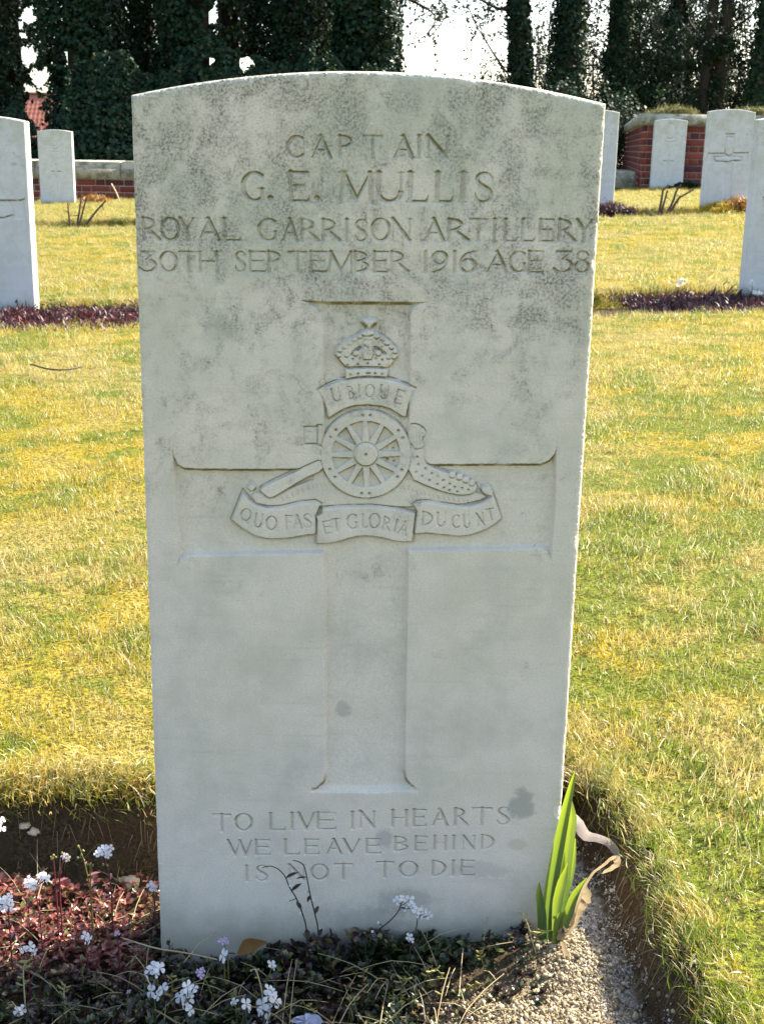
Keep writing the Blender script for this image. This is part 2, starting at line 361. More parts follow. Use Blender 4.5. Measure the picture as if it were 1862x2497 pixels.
        pid = np.maximum.reduce([s.id[:-1, :-1], s.id[1:, :-1], s.id[1:, 1:], s.id[:-1, 1:]]).reshape(-1)
        made = {}
        for k, (nm, par) in s.parts.items():
            q = Q[pid == k]
            if not len(q): continue
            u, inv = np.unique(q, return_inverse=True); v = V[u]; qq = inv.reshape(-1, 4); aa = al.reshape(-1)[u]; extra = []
            if k == 0:
                # sides, top and back of the slab
                loop = np.concatenate([idx[0, :], idx[1:, -1], idx[-1, -2::-1]]); L = np.searchsorted(u, loop); P = V[loop]; n0 = len(v); m = len(L)
                cen = np.array([0, 0, .4]); outw = P-cen; outw[:, 1] = 0
                r1 = P.copy(); r1[:, 1] = s.TH-.004; r2 = P.copy(); r2[:, 1] = s.TH; r2[:, 0] *= .985; r2[:, 2] = np.where(P[:, 2] > .1, P[:, 2]-.003, P[:, 2])
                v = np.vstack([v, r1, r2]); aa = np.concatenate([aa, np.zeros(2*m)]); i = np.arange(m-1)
                A1 = n0+i; A2 = n0+m+i
                qq = np.vstack([qq, np.stack([L[i], L[i+1], A1+1, A1], -1), np.stack([A1, A1+1, A2+1, A2], -1)])
                back = n0+m+np.arange(m); extra = [back[None, ::-1].copy()]
            me = mesh(nm, v, [qq]+extra, mat, True, {'ledge_olive': aa})
            par_o = made.get(par, root) if par is not None else root
            made[k] = obj(nm, me, par_o)
        return made

# ---- the large headstone in front
def lines(*seg): return np.unique(np.round(np.concatenate([np.arange(a, b, st) for a, b, st in seg]), 6))
zs = lines((-.10, 0.0, .01), (.0, .06, .003), (.06, .0603, .001), (.06, .165, .00065), (.165, .375, .0022), (.375, .60, .00062), (.60, .612, .002), (.612, .775, .00065), (.775, .8085, .0006))
zs = np.append(zs[:-1], .8085)
xs = np.linspace(-.1905, .1905, 588)
st = Stone(xs, zs)
def C(ox, oy, sc): return lambda *p: [(ox+x/sc, oy+y/sc) for x, y in p]
# cross: a sunk Latin cross with flared ends
cross = st.part('carved_cross')
CP = [(729,732),(757,734),(800,736),(900,736),(1000,737),(1047,738),(1020,744),(1006,752),(1001,766),(1001,880),(999,1000),(997,1133),
      (1100,1132),(1250,1131),(1318,1131),(1338,1122),(1350,1108),(1359,1084),(1356,1110),(1354,1225),(1346,1327),(1343,1384),(1340,1362),(1331,1346),(1316,1340),
      (1200,1342),(996,1346),(994,1500),(990,1700),(988,1880),(992,1902),(1004,1917),(1023,1928),(980,1931),(790,1932),(748,1931),(772,1922),(786,1908),(790,1890),
      (789,1700),(788,1500),(786,1352),(640,1354),(480,1356),(455,1358),(440,1366),(432,1386),(430,1340),(427,1280),(423,1160),(420,1092),(426,1116),(434,1132),(450,1141),(480,1143),
      (640,1144),(786,1142),(788,1000),(786,880),(785,800),(779,770),(768,752),(750,741)]
st.recess(st.poly(CP), .0058, .0028, cross)
# regimental badge in relief
badge = st.part('gun_badge')
A = C(540, 700, 2.2944); UB = C(760, 750, 5.9); WH = C(760, 980, 5.507); QF = C(540, 1140, 5.9); EG = C(740, 1180, 5.507); DU = C(960, 1140, 5.9)
st.raise_(st.poly(A((150,1150),(300,1160),(560,1060),(1050,1060),(1300,1150),(1450,1150),(1500,1190),(1300,1235),(1060,1240),(560,1240),(200,1240)), 1), -.0030, .001, badge)
for (x0, y0, x1, y1, n) in ((480,1105,590,1080,6), (330,1170,470,1110,6), (1010,1105,1200,1160,9), (1210,1165,1420,1185,9)):
    for i in range(n):
        u = i/(n-1); x = x0+(x1-x0)*u; y = y0+(y1-y0)*u; p = st.P(*A((x, y))[0]); q = st.P(*A((x+12, y+34))[0]); st.cut([(p[0], p[1], q[0], q[1], .0006, .0016)], 1.0, badge)
tr1 = st.part('trail', badge)
st.raise_(st.poly(A((205,1140),(240,1110),(480,1000),(560,965),(580,1030),(460,1080),(300,1180),(265,1190),(232,1165)), 1), -.0004, .0014, tr1, .0012)
tr2 = st.part('trail', badge)
st.raise_(st.poly(A((1050,890),(1090,870),(1135,900),(1128,980),(1190,1010),(1290,1050),(1340,1060),(1420,1100),(1435,1140),(1385,1172),(1300,1170),(1180,1135),(1035,1070)), 1), -.0006, .0014, tr2, .0012)
for p in A((1095,955),(1100,997),(1140,1020),(1087,1040),(1122,1062),(1176,1047),(1208,1062),(1162,1086),(1240,1086),(1206,1108),(1276,1106),(1243,1128),(1304,1124),(1273,1142),(1344,1130),(1318,1150),(1380,1140)): st.dot(st.P(*p), .0010, .0020)
for i, (x, y) in enumerate(((1290,1050),(1330,1062),(1365,1078),(1400,1095))): st.circ(st.P(*A((x, y))[0]), .0035, .0004, .0016, tr2)
br = st.part('breech', badge)
st.raise_(st.poly(A((1050,770),(1095,768),(1140,800),(1142,835),(1122,850),(1138,905),(1060,915)), 1), -.0002, .001, br, .0012)
for x in (1070, 1087, 1104, 1120): p = st.P(*A((x, 785))[0]); q = st.P(*A((x+2, 880))[0]); st.cut([(p[0], p[1], q[0], q[1], .0014, .0014)], 1.0, br)
mz = st.part('muzzle', badge)
st.raise_(st.poly(A((535,775),(562,775),(562,890),(535,885))), .0002, .0008, mz, .0013)
st.raise_(st.poly(A((462,785),(535,785),(535,880),(462,880))), .0002, .0008, mz, .0013)
p = [st.P(*q) for q in A((476,812),(505,812),(505,850),(476,850))]
st.cut([(*p[i], *p[(i+1) % 4], .001, .001) for i in range(4)], .9, mz)
# wheel
whl = st.part('gun_wheel', badge); wc = st.P(891.6, 1109.8); px = abs(st.P(1000, 1110)[0]-st.P(900, 1110)[0])/100
w = st.win((wc[0]-.045, wc[1]-.045), (wc[0]+.045, wc[1]+.045)); dx, dz = st.X[w]-wc[0], st.Z[w]-wc[1]; rr = np.hypot(dx, dz)
fl = sstep((111.5*px-rr)/.0008); st.h[w] = st.h[w]*(1-fl)-.0043*fl; st.id[w][rr < 111.5*px] = whl
ang = np.degrees(np.arctan2(dz, dx)); k = np.round((ang-2)/30)*30+2; off = rr*np.sin(np.radians(ang-k)); hw = (10.5-3.2*np.clip((rr/px-28)/54, 0, 1))*px
sp = np.clip((hw-np.abs(off))/.0009, 0, 1)*(rr < 90*px); st.h[w] = np.maximum(st.h[w], -.0043+.0030*sstep(sp))
rim = sstep(np.minimum(111.5*px-rr, rr-81.5*px)/.0009+.2); st.h[w] = np.where(rr > 60*px, np.maximum(st.h[w], -.0043+.0033*rim*(rr < 112*px)), st.h[w])
hub = sstep((29*px-rr)/.0010); st.h[w] = st.h[w]*(1-hub)+.0006*hub
st.h[w] -= .0008*np.exp(-((rr-112*px)/.0007)**2)+.0007*np.exp(-((rr-29.5*px)/.0006)**2)
for q in WH((680,195),(783,195),(322,390),(253,487),(240,920),(308,1025),(668,1245),(773,1245),(1160,398),(1215,497),(1207,928),(1150,1022),(725,715),(1000,627),(1090,645),(1015,795),(1100,818)): st.dot(st.P(*q), .0011, .0024)
# upper scroll
us = st.part('motto_scroll', badge)
st.raise_(st.poly(UB((75,1195),(150,1150),(300,1085),(450,1040),(640,1010),(820,1000),(1000,1010),(1150,1040),(1320,1095),(1490,1165),(1440,1270),(1395,1420),(1365,1590),(1300,1590),(1230,1540),(1130,1480),(1000,1440),(800,1420),(620,1432),(470,1475),(340,1550),(230,1625),(200,1480),(150,1320))), -.0004, .0014, us, .0014, .0011)
for ch, x, y, wd, hh, ro in (('U',345,1262,165,200,15),('B',560,1228,120,190,10),('I',678,1205,60,185,4),('Q',832,1205,140,195,0),('U',1035,1222,165,205,-5),('E',1250,1290,135,205,-16)):
    (x0, y0), (x1, y1) = UB((x-wd/2, y-hh/2), (x+wd/2, y+hh/2)); st.letter(ch, x0, x1, y0, y1, us, ro, 1.5, 1.12)
# crown
cr = st.part('crown', badge)
st.raise_(st.poly(UB((480,880),(400,790),(325,690),(340,590),(480,480),(620,410),(700,360),(860,345),(950,370),(1100,470),(1235,600),(1245,715),(1150,840),(1100,885),(800,870)), 0), -.0009, .0018, cr, .0007)
for P_ in (((545,690),(600,605),(700,548),(715,600),(660,640),(590,700)), ((885,548),(960,572),(1050,640),(1090,680),(1010,690),(960,620),(890,600))):
    st.raise_(st.poly(UB(*P_), 1), -.0046, .0010, cr)
for x, y in ((690,420),(615,460),(545,510),(475,565),(400,620),(385,690),(930,420),(1015,450),(1080,515),(1145,575),(1195,640),(1180,715)): st.circ(st.P(*UB((x, y))[0]), .0024, .0007, .0018, cr, groove=.0005, gw=.0007)
for x, y, r_ in ((630,660,.0030),(955,660,.0030),(500,690,.0022),(1100,720,.0022)): st.circ(st.P(*UB((x, y))[0]), r_, .0003, .0018, cr, groove=.0005, gw=.0007)
st.raise_(st.poly(UB((740,480),(870,480),(870,600),(895,660),(860,760),(740,760),(710,660),(740,600))), .0002, .0010, cr, .0006)
st.raise_(st.poly(UB((700,330),(890,330),(890,420),(700,420)), 1), .0004, .0014, cr, .0005)
st.raise_(st.poly(UB((685,190),(760,155),(920,160),(962,210),(905,262),(860,295),(905,345),(750,345),(785,295),(740,255))), -.0003, .0016, cr, .0005)
st.raise_(st.poly(UB((475,885),(640,872),(800,868),(960,872),(1100,888),(1090,1015),(950,1005),(800,1000),(640,1010),(480,1045))), .0000, .0010, cr, .0008)
pp = [st.P(*q) for q in UB((480,905),(640,888),(800,884),(960,888),(1095,905))]; st.cut([(*pp[i], *pp[i+1], .0014, .0014) for i in range(4)], 1.0, cr)
for x, y in ((590,755),(690,745),(920,745),(1010,765),(660,835),(800,820),(970,835),(510,845),(1090,850),(555,980),(665,965),(795,960),(830,960),(910,960),(1010,970),(760,560),(800,580)): st.dot(st.P(*UB((x, y))[0]), .0011, .0018)
# lower scroll in three folds
s1 = st.part('motto_scroll', badge)
st.raise_(st.poly(QF((300,345),(345,400),(400,470),(500,545),(650,583),(850,575),(1000,540),(1150,505),(1350,490),(1435,540),(1400,620),(1365,700),(1365,980),(1180,1000),(1000,1035),(800,1050),(640,1045),(480,1005),(300,900),(130,770),(200,600))), -.0006, .0014, s1, .0014, .0010)
st.circ(st.P(*QF((430,300))[0]), .0038, .0002, .002, s1, groove=.0006)
for ch, x, y, wd, hh, ro in (('Q',352,690,150,185,-12),('U',530,772,160,205,-9),('O',718,808,160,205,-4),('F',965,800,130,205,1),('A',1095,790,165,200,2),('S',1238,772,140,205,3)):
    (x0, y0), (x1, y1) = QF((x-wd/2, y-hh/2), (x+wd/2, y+hh/2)); st.letter(ch, x0, x1, y0, y1, s1, ro, 1.5, 1.12)
s3 = st.part('motto_scroll', badge)
st.raise_(st.poly(DU((265,545),(350,500),(500,492),(700,528),(900,556),(1100,552),(1260,508),(1390,428),(1420,395),(1460,480),(1550,755),(1450,840),(1300,925),(1100,995),(950,1012),(700,988),(480,965),(285,980),(300,800),(325,650))), -.0006, .0014, s3, .0014, .0010)
st.raise_(st.poly(DU((1235,290),(1300,265),(1385,268),(1440,400),(1400,430),(1260,380)), 1), .0001, .0014, s3, .0006)
for ch, x, y, wd, hh, ro in (('D',475,740,180,195,0),('U',675,755,170,205,0),('C',890,785,130,195,3),('U',1038,782,140,205,6),('N',1238,755,140,195,10),('T',1385,685,130,180,14)):
    (x0, y0), (x1, y1) = DU((x-wd/2, y-hh/2), (x+wd/2, y+hh/2)); st.letter(ch, x0, x1, y0, y1, s3, ro, 1.5, 1.12)
s2 = st.part('motto_scroll', badge)
st.raise_(st.poly(EG((240,330),(420,315),(600,305),(900,300),(1250,335),(1380,365),(1510,395),(1490,560),(1465,795),(1350,800),(1220,785),(1050,742),(930,722),(830,718),(720,725),(600,752),(480,790),(340,818),(165,822),(175,520),(160,440),(240,400))), -.0002, .0014, s2, .0015, .0010)
for ch, x, y, wd, hh, ro in (('E',312,588,130,170,10),('T',440,560,120,180,9),('G',652,510,160,205,3),('L',808,500,110,190,0),('O',950,502,150,205,-3),('R',1112,540,140,190,-9),('I',1235,572,50,180,-12),('A',1345,598,165,185,-15)):
    (x0, y0), (x1, y1) = EG((x-wd/2, y-hh/2), (x+wd/2, y+hh/2)); st.letter(ch, x0, x1, y0, y1, s2, ro, 1.5, 1.12)
# inscription, one part per letter
K1 = lambda v: 560+v/2.4294
K3 = lambda v: 330+v/2.898
K4 = lambda v: 890+v/2.898
K5 = lambda v: 500+v/4.13
K6 = lambda v: 880+v/4.13
INSC = [
 (330, 386, 330, 386, K1, 'C 335 450 A 475 615 P 630 748 T 785 905 A 960 1100 I 1085 1150 N 1155 1300'),
 (418, 492, 420, 495, K1, 'G 70 215 . 225 258 E 335 472 . 500 532 M 640 858 U 850 1035 L 1030 1175 L 1190 1322 I 1335 1415 S 1440 1562'),
 (530, 587, 535, 590, K3, 'R 35 188 O 180 316 Y 300 432 A 435 615 L 598 748 G 862 1012 A 1025 1165 R 1150 1310 R 1300 1460 I 1452 1532 S 1545 1645'),
 (532, 588, 535, 591, K4, 'O 40 176 N 172 332 A 400 575 R 562 742 T 730 862 I 868 948 L 955 1072 L 1075 1197 E 1208 1332 R 1340 1495 Y 1470 1612'),
 (613, 664, 613, 664, K3, '3 30 157 0 175 300 T 308 448 H 435 600 S 702 787 E 790 928 P 918 1058 T 1080 1212 E 1218 1358 M 1355 1545 B 1530 1655'),
 (613, 665, 612, 666, K4, 'E 42 168 R 160 318 1 395 455 9 465 582 1 598 658 6 660 787 A 845 1020 G 1010 1142 E 1128 1258 3 1330 1467 8 1475 1582'),
 (1986, 2028, 1980, 2022, K5, 'T 75 265 O 300 480 L 622 812 I 842 912 V 915 1120 E 1105 1318 I 1448 1512'),
 (1978, 2020, 1978, 2020, lambda v: v, 'N 872 917'),
 (1976, 2017, 1968, 2012, K6, 'H 285 483 E 500 658 A 700 890 R 912 1085 T 1108 1312 S 1358 1498'),
 (2049, 2087, 2045, 2082, K5, 'W 215 485 E 488 660 L 775 955 E 985 1152 A 1210 1390 V 1370 1572 E 1600 1772'),
 (2041, 2077, 2036, 2071, K6, 'B 318 478 E 522 668 H 712 872 I 892 968 N 1000 1155 D 1190 1342'),
 (2111, 2150, 2106, 2145, K5, 'I 383 462 S 508 642 N 825 1015 O 1062 1242 T 1298 1482'),
 (2102, 2141, 2098, 2135, K6, 'T 148 328 O 378 572 D 695 858 I 885 958 E 982 1142')]
for y0a, y0b, y1a, y1b, f, txt in INSC:
    tk = txt.split(); q = [(tk[i], f(float(tk[i+1])), f(float(tk[i+2]))) for i in range(0, len(tk), 3)]
    xa, xb = q[0][1], q[-1][2]
    for ch, xl, xr in q:
        u = ((xl+xr)/2-xa)/(xb-xa+1e-9); st.letter(ch, xl, xr, y0a+(y1a-y0a)*u, y0b+(y1b-y0b)*u, st.part('letter'), 0, 1.5, 1.30)
stone_root = empty('headstone', (0, 0, 0), 'large pale officer headstone with a sunk cross and gun badge, nearest the camera', 'headstone')
WET = (.30, .285, .25)
def SX(x, y): p = at(x, y, 0); return p[0], p[2]
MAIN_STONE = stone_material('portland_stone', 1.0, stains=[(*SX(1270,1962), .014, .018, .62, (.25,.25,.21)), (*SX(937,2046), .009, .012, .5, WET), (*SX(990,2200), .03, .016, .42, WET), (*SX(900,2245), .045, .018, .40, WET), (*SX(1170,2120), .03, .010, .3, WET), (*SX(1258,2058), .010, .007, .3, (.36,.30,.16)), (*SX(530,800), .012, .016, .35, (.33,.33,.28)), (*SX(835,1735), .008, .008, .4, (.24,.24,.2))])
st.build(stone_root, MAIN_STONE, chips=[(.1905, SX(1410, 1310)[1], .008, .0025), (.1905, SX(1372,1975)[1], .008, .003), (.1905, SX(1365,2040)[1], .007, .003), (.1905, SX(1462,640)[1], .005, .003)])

# ---- the other headstones of the plot
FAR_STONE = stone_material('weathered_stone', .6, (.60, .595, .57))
def far_stone(x, y, z, res, label, carve=None, px0=None):
    n = int(.381/res); s = Stone(np.linspace(-.1905, .1905, n), np.concatenate([np.linspace(-.12, -.01, 3), np.linspace(0, .8085, int(.81/res))]), Y=y, x0=x, z0=z)
    if carve: carve(s)
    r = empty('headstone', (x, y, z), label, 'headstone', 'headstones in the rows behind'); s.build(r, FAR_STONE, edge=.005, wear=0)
    return r
def loc(s, *pts): return np.array(pts)/1000.0
def latin(s, cx, z0, z1, arm, zarm, w, dep, pid, wall=.004):
    P = np.array([(cx-w,z0),(cx+w,z0),(cx+w,zarm-w),(cx+arm,zarm-w),(cx+arm,zarm+w),(cx+w,zarm+w),(cx+w,z1),(cx-w,z1),(cx-w,zarm+w),(cx-arm,zarm+w),(cx-arm,zarm-w),(cx-w,zarm-w)])/1000.0
    s.recess(P, dep, wall, pid)
def carve_L1(s):
    c = s.part('carved_cross'); P = s.poly([(-140,487),(50,487),(62,483),(62,520),(60,535),(-140,536)]); s.recess(P, .006, .004, c)
    b = s.part('motto_scroll', c); s.raise_(s.poly([(-100,500),(25,493),(34,524),(10,531),(-100,532)]), 0, .003, b, .002, .002)
    for ch, a, b2 in (('1',9,15),('9',17,25),('1',26,31),('6',33,43)): s.letter(ch, a, b2, 371, 383, s.part('letter'), 0, 1.3)
    for ch, a, b2 in (('L',6,15),('L',16,25),('E',26,35),('R',36,46),('Y',46,57)): s.letter(ch, a, b2, 353, 366, s.part('letter'), 0, 1.3)
    s.letter('R', 2, 11, 314, 326, s.part('letter'), 0, 1.3)
def carve_R4(s):
    for i, (ch, wd) in enumerate((('S',8),('E',9),('P',9),('T',10))):
        x = 1846+i*10.5; s.letter(ch, x, x+wd, 464, 478, s.part('letter'), 0, 1.3)
    latin(s, 0, 130, 560, 140, 420, 34, .006, s.part('carved_cross'))
def carve_L2(s):
    b = s.part('round_badge'); c = (0.0, .655)
    for r0, r1 in ((.062, .052), (.030, .024)):
        w = s.win((-.08, .57), (.08, .74)); rr = np.hypot(s.X[w]-c[0], s.Z[w]-c[1]); s.h[w] -= .004*np.exp(-((rr-(r0+r1)/2)/.006)**2); s.id[w][rr < .066] = b
    s.recess(loc(s, (-45,560),(45,560),(50,585),(-50,585)), .004, .008, b); s.raise_(loc(s, (-30,690),(30,690),(40,735),(-40,735)), -.001, .006, b)
    latin(s, 0, 150, 440, 62, 355, 11, .006, s.part('carved_cross'), .006)
def carve_R2(s):
    b = s.part('regimental_badge'); s.raise_(loc(s, (0,760),(45,720),(62,660),(45,600),(0,570),(-45,600),(-62,660),(-45,720)), .002, .02, b, .004, .008)
    s.raise_(loc(s, (-60,585),(60,585),(75,560),(0,545),(-75,560)), .001, .008, b, .003, .006)
    latin(s, 0, 130, 405, 68, 330, 9, .006, s.part('carved_cross'), .006)
def carve_R3(s):
    c = s.part('carved_cross'); P = lambda *q: s.poly([(1690+x/7.64, 250+y/7.64) for x, y in q])
    s.recess(P((575,575),(780,575),(760,640),(752,930),(1030,925),(1010,1120),(735,1120),(690,1780),(540,1780),(560,1120),(190,1120),(270,935),(565,935),(590,640)), .007, .006, c)
    b = s.part('gun_badge', c); s.raise_(P((600,650),(750,650),(760,830),(720,960),(660,1000),(590,960),(570,830)), 0, .006, b, .004, .005)
    s.raise_(P((370,1020),(560,1010),(740,1010),(900,1020),(880,1085),(730,1085),(640,1110),(540,1100),(410,1095)), 0, .005, b, .005, .005)
FS = {}
FS['L1'] = far_stone(-1.655, 4.43, .038, .0027, 'pale headstone with a sunlit right side cut by the left edge of the photo', carve_L1)
FS['R4'] = far_stone(1.882, 4.88, .108, .0027, 'pale headstone with a shaded brown side cut by the right edge of the photo', carve_R4)
FS['R1'] = far_stone(1.775, 9.93, .268, .006, 'pale headstone half hidden behind the right edge of the large headstone')
FS['R3'] = far_stone(2.872, 9.84, .285, .0036, 'pale headstone with a sunk cross and yellow moss at its foot', carve_R3)
FS['L2'] = far_stone(-3.615, 13.65, .060, .0045, 'headstone with a round badge and sunlit side before the low brick wall', carve_L2)
FS['R2'] = far_stone(3.39, 14.50, .312, .0045, 'headstone standing close against the tall brick wall on the right', carve_R2)
# ------------------------------------------------------------------ ground: lawn, flower beds
def lawn_z(x, y):
    x = np.clip(np.asarray(x, float), -9, 9); y = np.asarray(y, float)
    ys = [-60, -1, .5, 4.6, 9.9, 14, 20, 30, 60, 320]
    return np.interp(y, ys, [.08, .08, .08, .088, .215, .205, .2, .15, -2.2, -7.0])+x*np.interp(y, ys, [0, 0, 0, .022, .036, .036, .036, .02, 0, 0])+.012*(fnoise(x*1.3+5, y*1.3, 3, 3)-.47)*np.clip((y+.2)*2, 0, 1)
def bed_d(x, y):                       # how far inside the front bed a point lies
    xe = np.interp(y, [-.4, -.2, -.07, .16, .25], [.312, .300, .286, .274, .247]); ye = np.interp(x, [-1.9, -.19, .0, .19, .22, .26], [.18, .178, .19, .21, .25, .25])
    w = .010*(fnoise(x*22, y*22, 41, 3)-.47)
    return np.minimum(np.minimum(xe-x, ye-y), np.minimum(y+.42, x+1.9))+w*1.6
ROWB = [(lambda x: 4.44+.14*x, .40), (lambda x: 9.48+.03*x, .42)]
def row_d(x, y):
    return np.maximum.reduce([hw-np.abs(y-f(x))+.03*(vnoise(x*4, y*4, 8)-.5) for f, hw in ROWB])
LX = lines((-260, -60, 40), (-60, -9, 6), (-9, -4.5, .3), (-4.5, -.8, .06), (-.8, .7, .015), (.7, 5, .06), (5, 9, .3), (9, 60, 6), (60, 260, 40))
LY = lines((-60, -6, 6), (-6, -.7, .3), (-.7, .7, .015), (.7, 16, .06), (16, 30, .6), (30, 60, 4), (60, 320, 30))
GX, GY = np.meshgrid(LX, LY, indexing='ij'); GZ = lawn_z(GX, GY)
rd = row_d(GX, GY); GZ = GZ-.10*sstep((rd+.03)/.06)*(np.abs(GX) < 9)
near = (np.abs(GX) < 1.2) & (np.abs(GY) < 1.2); GZ = GZ+near*.006*(fnoise(GX*40, GY*40, 12, 3)-.47)
gi = np.arange(GX.size).reshape(GX.shape); q = np.stack([gi[:-1, :-1], gi[1:, :-1], gi[1:, 1:], gi[:-1, 1:]], -1)
ins = bed_d(GX, GY) > -.016; cell_in = ins[:-1, :-1] & ins[1:, :-1] & ins[1:, 1:] & ins[:-1, 1:]
q = q[~cell_in]
def grass_color(t, scale_from='w'):
    p = t.wpos(); a = t.noise(p, 1.7, 3, .6); b = t.noise(p, 6.5, 3, .6); c = t.noise(p, 25, 2)
    straw = (.45, .36, .10); green = (.12, .20, .014); moss = (.46, .34, .02)
    col = t.mix(t.step(t.math('ADD', a, t.math('MULTIPLY', b, .5)), .62, .86), straw, moss)
    col = t.mix(t.math('MULTIPLY', t.step(t.math('ADD', t.math('ADD', b, t.math('MULTIPLY', c, .4)), t.math('MULTIPLY', t.math('MULTIPLY', t.step(t.sep(p)[0], .1, .5), t.math('SUBTRACT', 1.0, t.step(t.sep(p)[1], 1.0, 3.5))), .10)), .64, .84), .85), col, green)
    return col, c
t = NT('turf', .95, .05); col, c = grass_color(t); f = t.noise(t.wpos(), 170, 3, .7)
t.color(t.mix(t.step(f, .38, .62), t.mix(.92, col, (.024, .024, .008)), t.mix(.50, col, (.10, .085, .022)))); t.bump(f, .8, .006); TURF = t.m
lawn = tag(obj('lawn', mesh('lawn', np.stack([GX, GY, GZ], -1).reshape(-1, 3), q, TURF, True)), kind='structure')
# front bed: earth banks, dark soil, pale gravel on the right
BX = lines((-1.92, -.64, .02), (-.64, .345, .0042)); BY = lines((-.44, .30, .0042))
X, Y = np.meshgrid(BX, BY, indexing='ij'); d = bed_d(X, Y)
def soil_z(x, y):
    left = -.018+.004*np.sin(x*9)
    z = np.where(x < -.1, left, left+(.012-left)*sstep((x+.1)/.25))
    z = z+.022*np.exp(-(((x-.185)/.06)**2+((y+.05)/.055)**2))+.020*np.exp(-(((x-.14)/.10)**2+((y+.15)/.05)**2))
    z = z-.016*np.exp(-((x-.262+.05*(y+.1))/.03)**2)
    return z+.007*(fnoise(x*38, y*38, 21, 4)-.47)
def bed_z(x, y):
    d = bed_d(x, y); s = sstep((d+.005)/.034); return (lawn_z(x, y)-.003)*(1-s)+soil_z(x, y)*s
bz = bed_z(X, Y)+.0055*(fnoise(X*150, Y*150, 30, 3)-.45)+(.010*(vnoise(X*60, Y*150, 33)-.5)+.007*(vnoise(X*160, Y*160, 34)-.5))*sstep((d+.002)/.01)*sstep((.05-d)/.02)
keep = d > -.045; gi = np.arange(X.size).reshape(X.shape); q = np.stack([gi[:-1, :-1], gi[1:, :-1], gi[1:, 1:], gi[:-1, 1:]], -1)
kc = keep[:-1, :-1] & keep[1:, :-1] & keep[1:, 1:] & keep[:-1, 1:]; q = q[kc]; u, inv = np.unique(q, return_inverse=True)
grav = sstep((X-.185-.03*(vnoise(X*25, Y*25, 50)-.5)-np.clip(-.08-Y, 0, .2)*.0)/.03)*sstep((d-.022)/.02)
t = NT('bed_earth', .95, .1); p = t.wpos(); f = t.noise(p, 260, 4, .7); g = t.noise(p, 45, 3)
soil = t.mix(t.step(f, .35, .65), (.026, .017, .009), (.085, .060, .033)); soil = t.mix(t.step(g, .45, .7), soil, (.05, .034, .018))
v = t.n('ShaderNodeTexVoronoi'); v.inputs['Scale'].default_value = 330; t.L.new(p, v.inputs['Vector'])
gv = t.mix(t.sep(v.outputs['Color'])[0], (.12, .105, .085), (.55, .51, .45)); sand = t.mix(t.step(f, .3, .7), (.24, .19, .115), (.50, .42, .29)); t.color(t.mix(t.attr('gravel'), t.mix(t.attr('sand'), soil, sand), gv)); t.bump(f, .7, .004)
SOIL = t.m
tag(obj('flower_bed', mesh('flower_bed', np.stack([X, Y, bz], -1).reshape(-1, 3)[u], inv.reshape(-1, 4), SOIL, True, {'gravel': grav.reshape(-1)[u], 'sand': (np.clip(np.exp(-(((X-.165)/.075)**2+((Y+.15)/.05)**2))*1.5+1.2*np.exp(-(((X-.21)/.035)**2+((Y+.06)/.08)**2)), 0, 1)*sstep((d-.022)/.02)).reshape(-1)[u]})), kind='structure')
t = NT('dark_earth', .95, .1); p = t.wpos(); f = t.noise(p, 60, 4, .7); t.color(t.mix(f, (.03, .02, .012), (.085, .058, .032))); t.bump(f, .8, .02); EARTH = t.m
for f_, hw in ROWB:
    X, Y0 = np.meshgrid(np.linspace(-6, 6, 160), np.linspace(-hw-.04, hw+.04, 14), indexing='ij'); Y = Y0+f_(X)
    Z = lawn_z(X, Y)-.085+.02*(fnoise(X*6, Y*6, 4, 3)-.5); gi = np.arange(X.size).reshape(X.shape)
    tag(obj('flower_bed', mesh('flower_bed', np.stack([X, Y, Z], -1).reshape(-1, 3), np.stack([gi[:-1, :-1], gi[1:, :-1], gi[1:, 1:], gi[:-1, 1:]], -1).reshape(-1, 4), EARTH, True)), kind='structure')

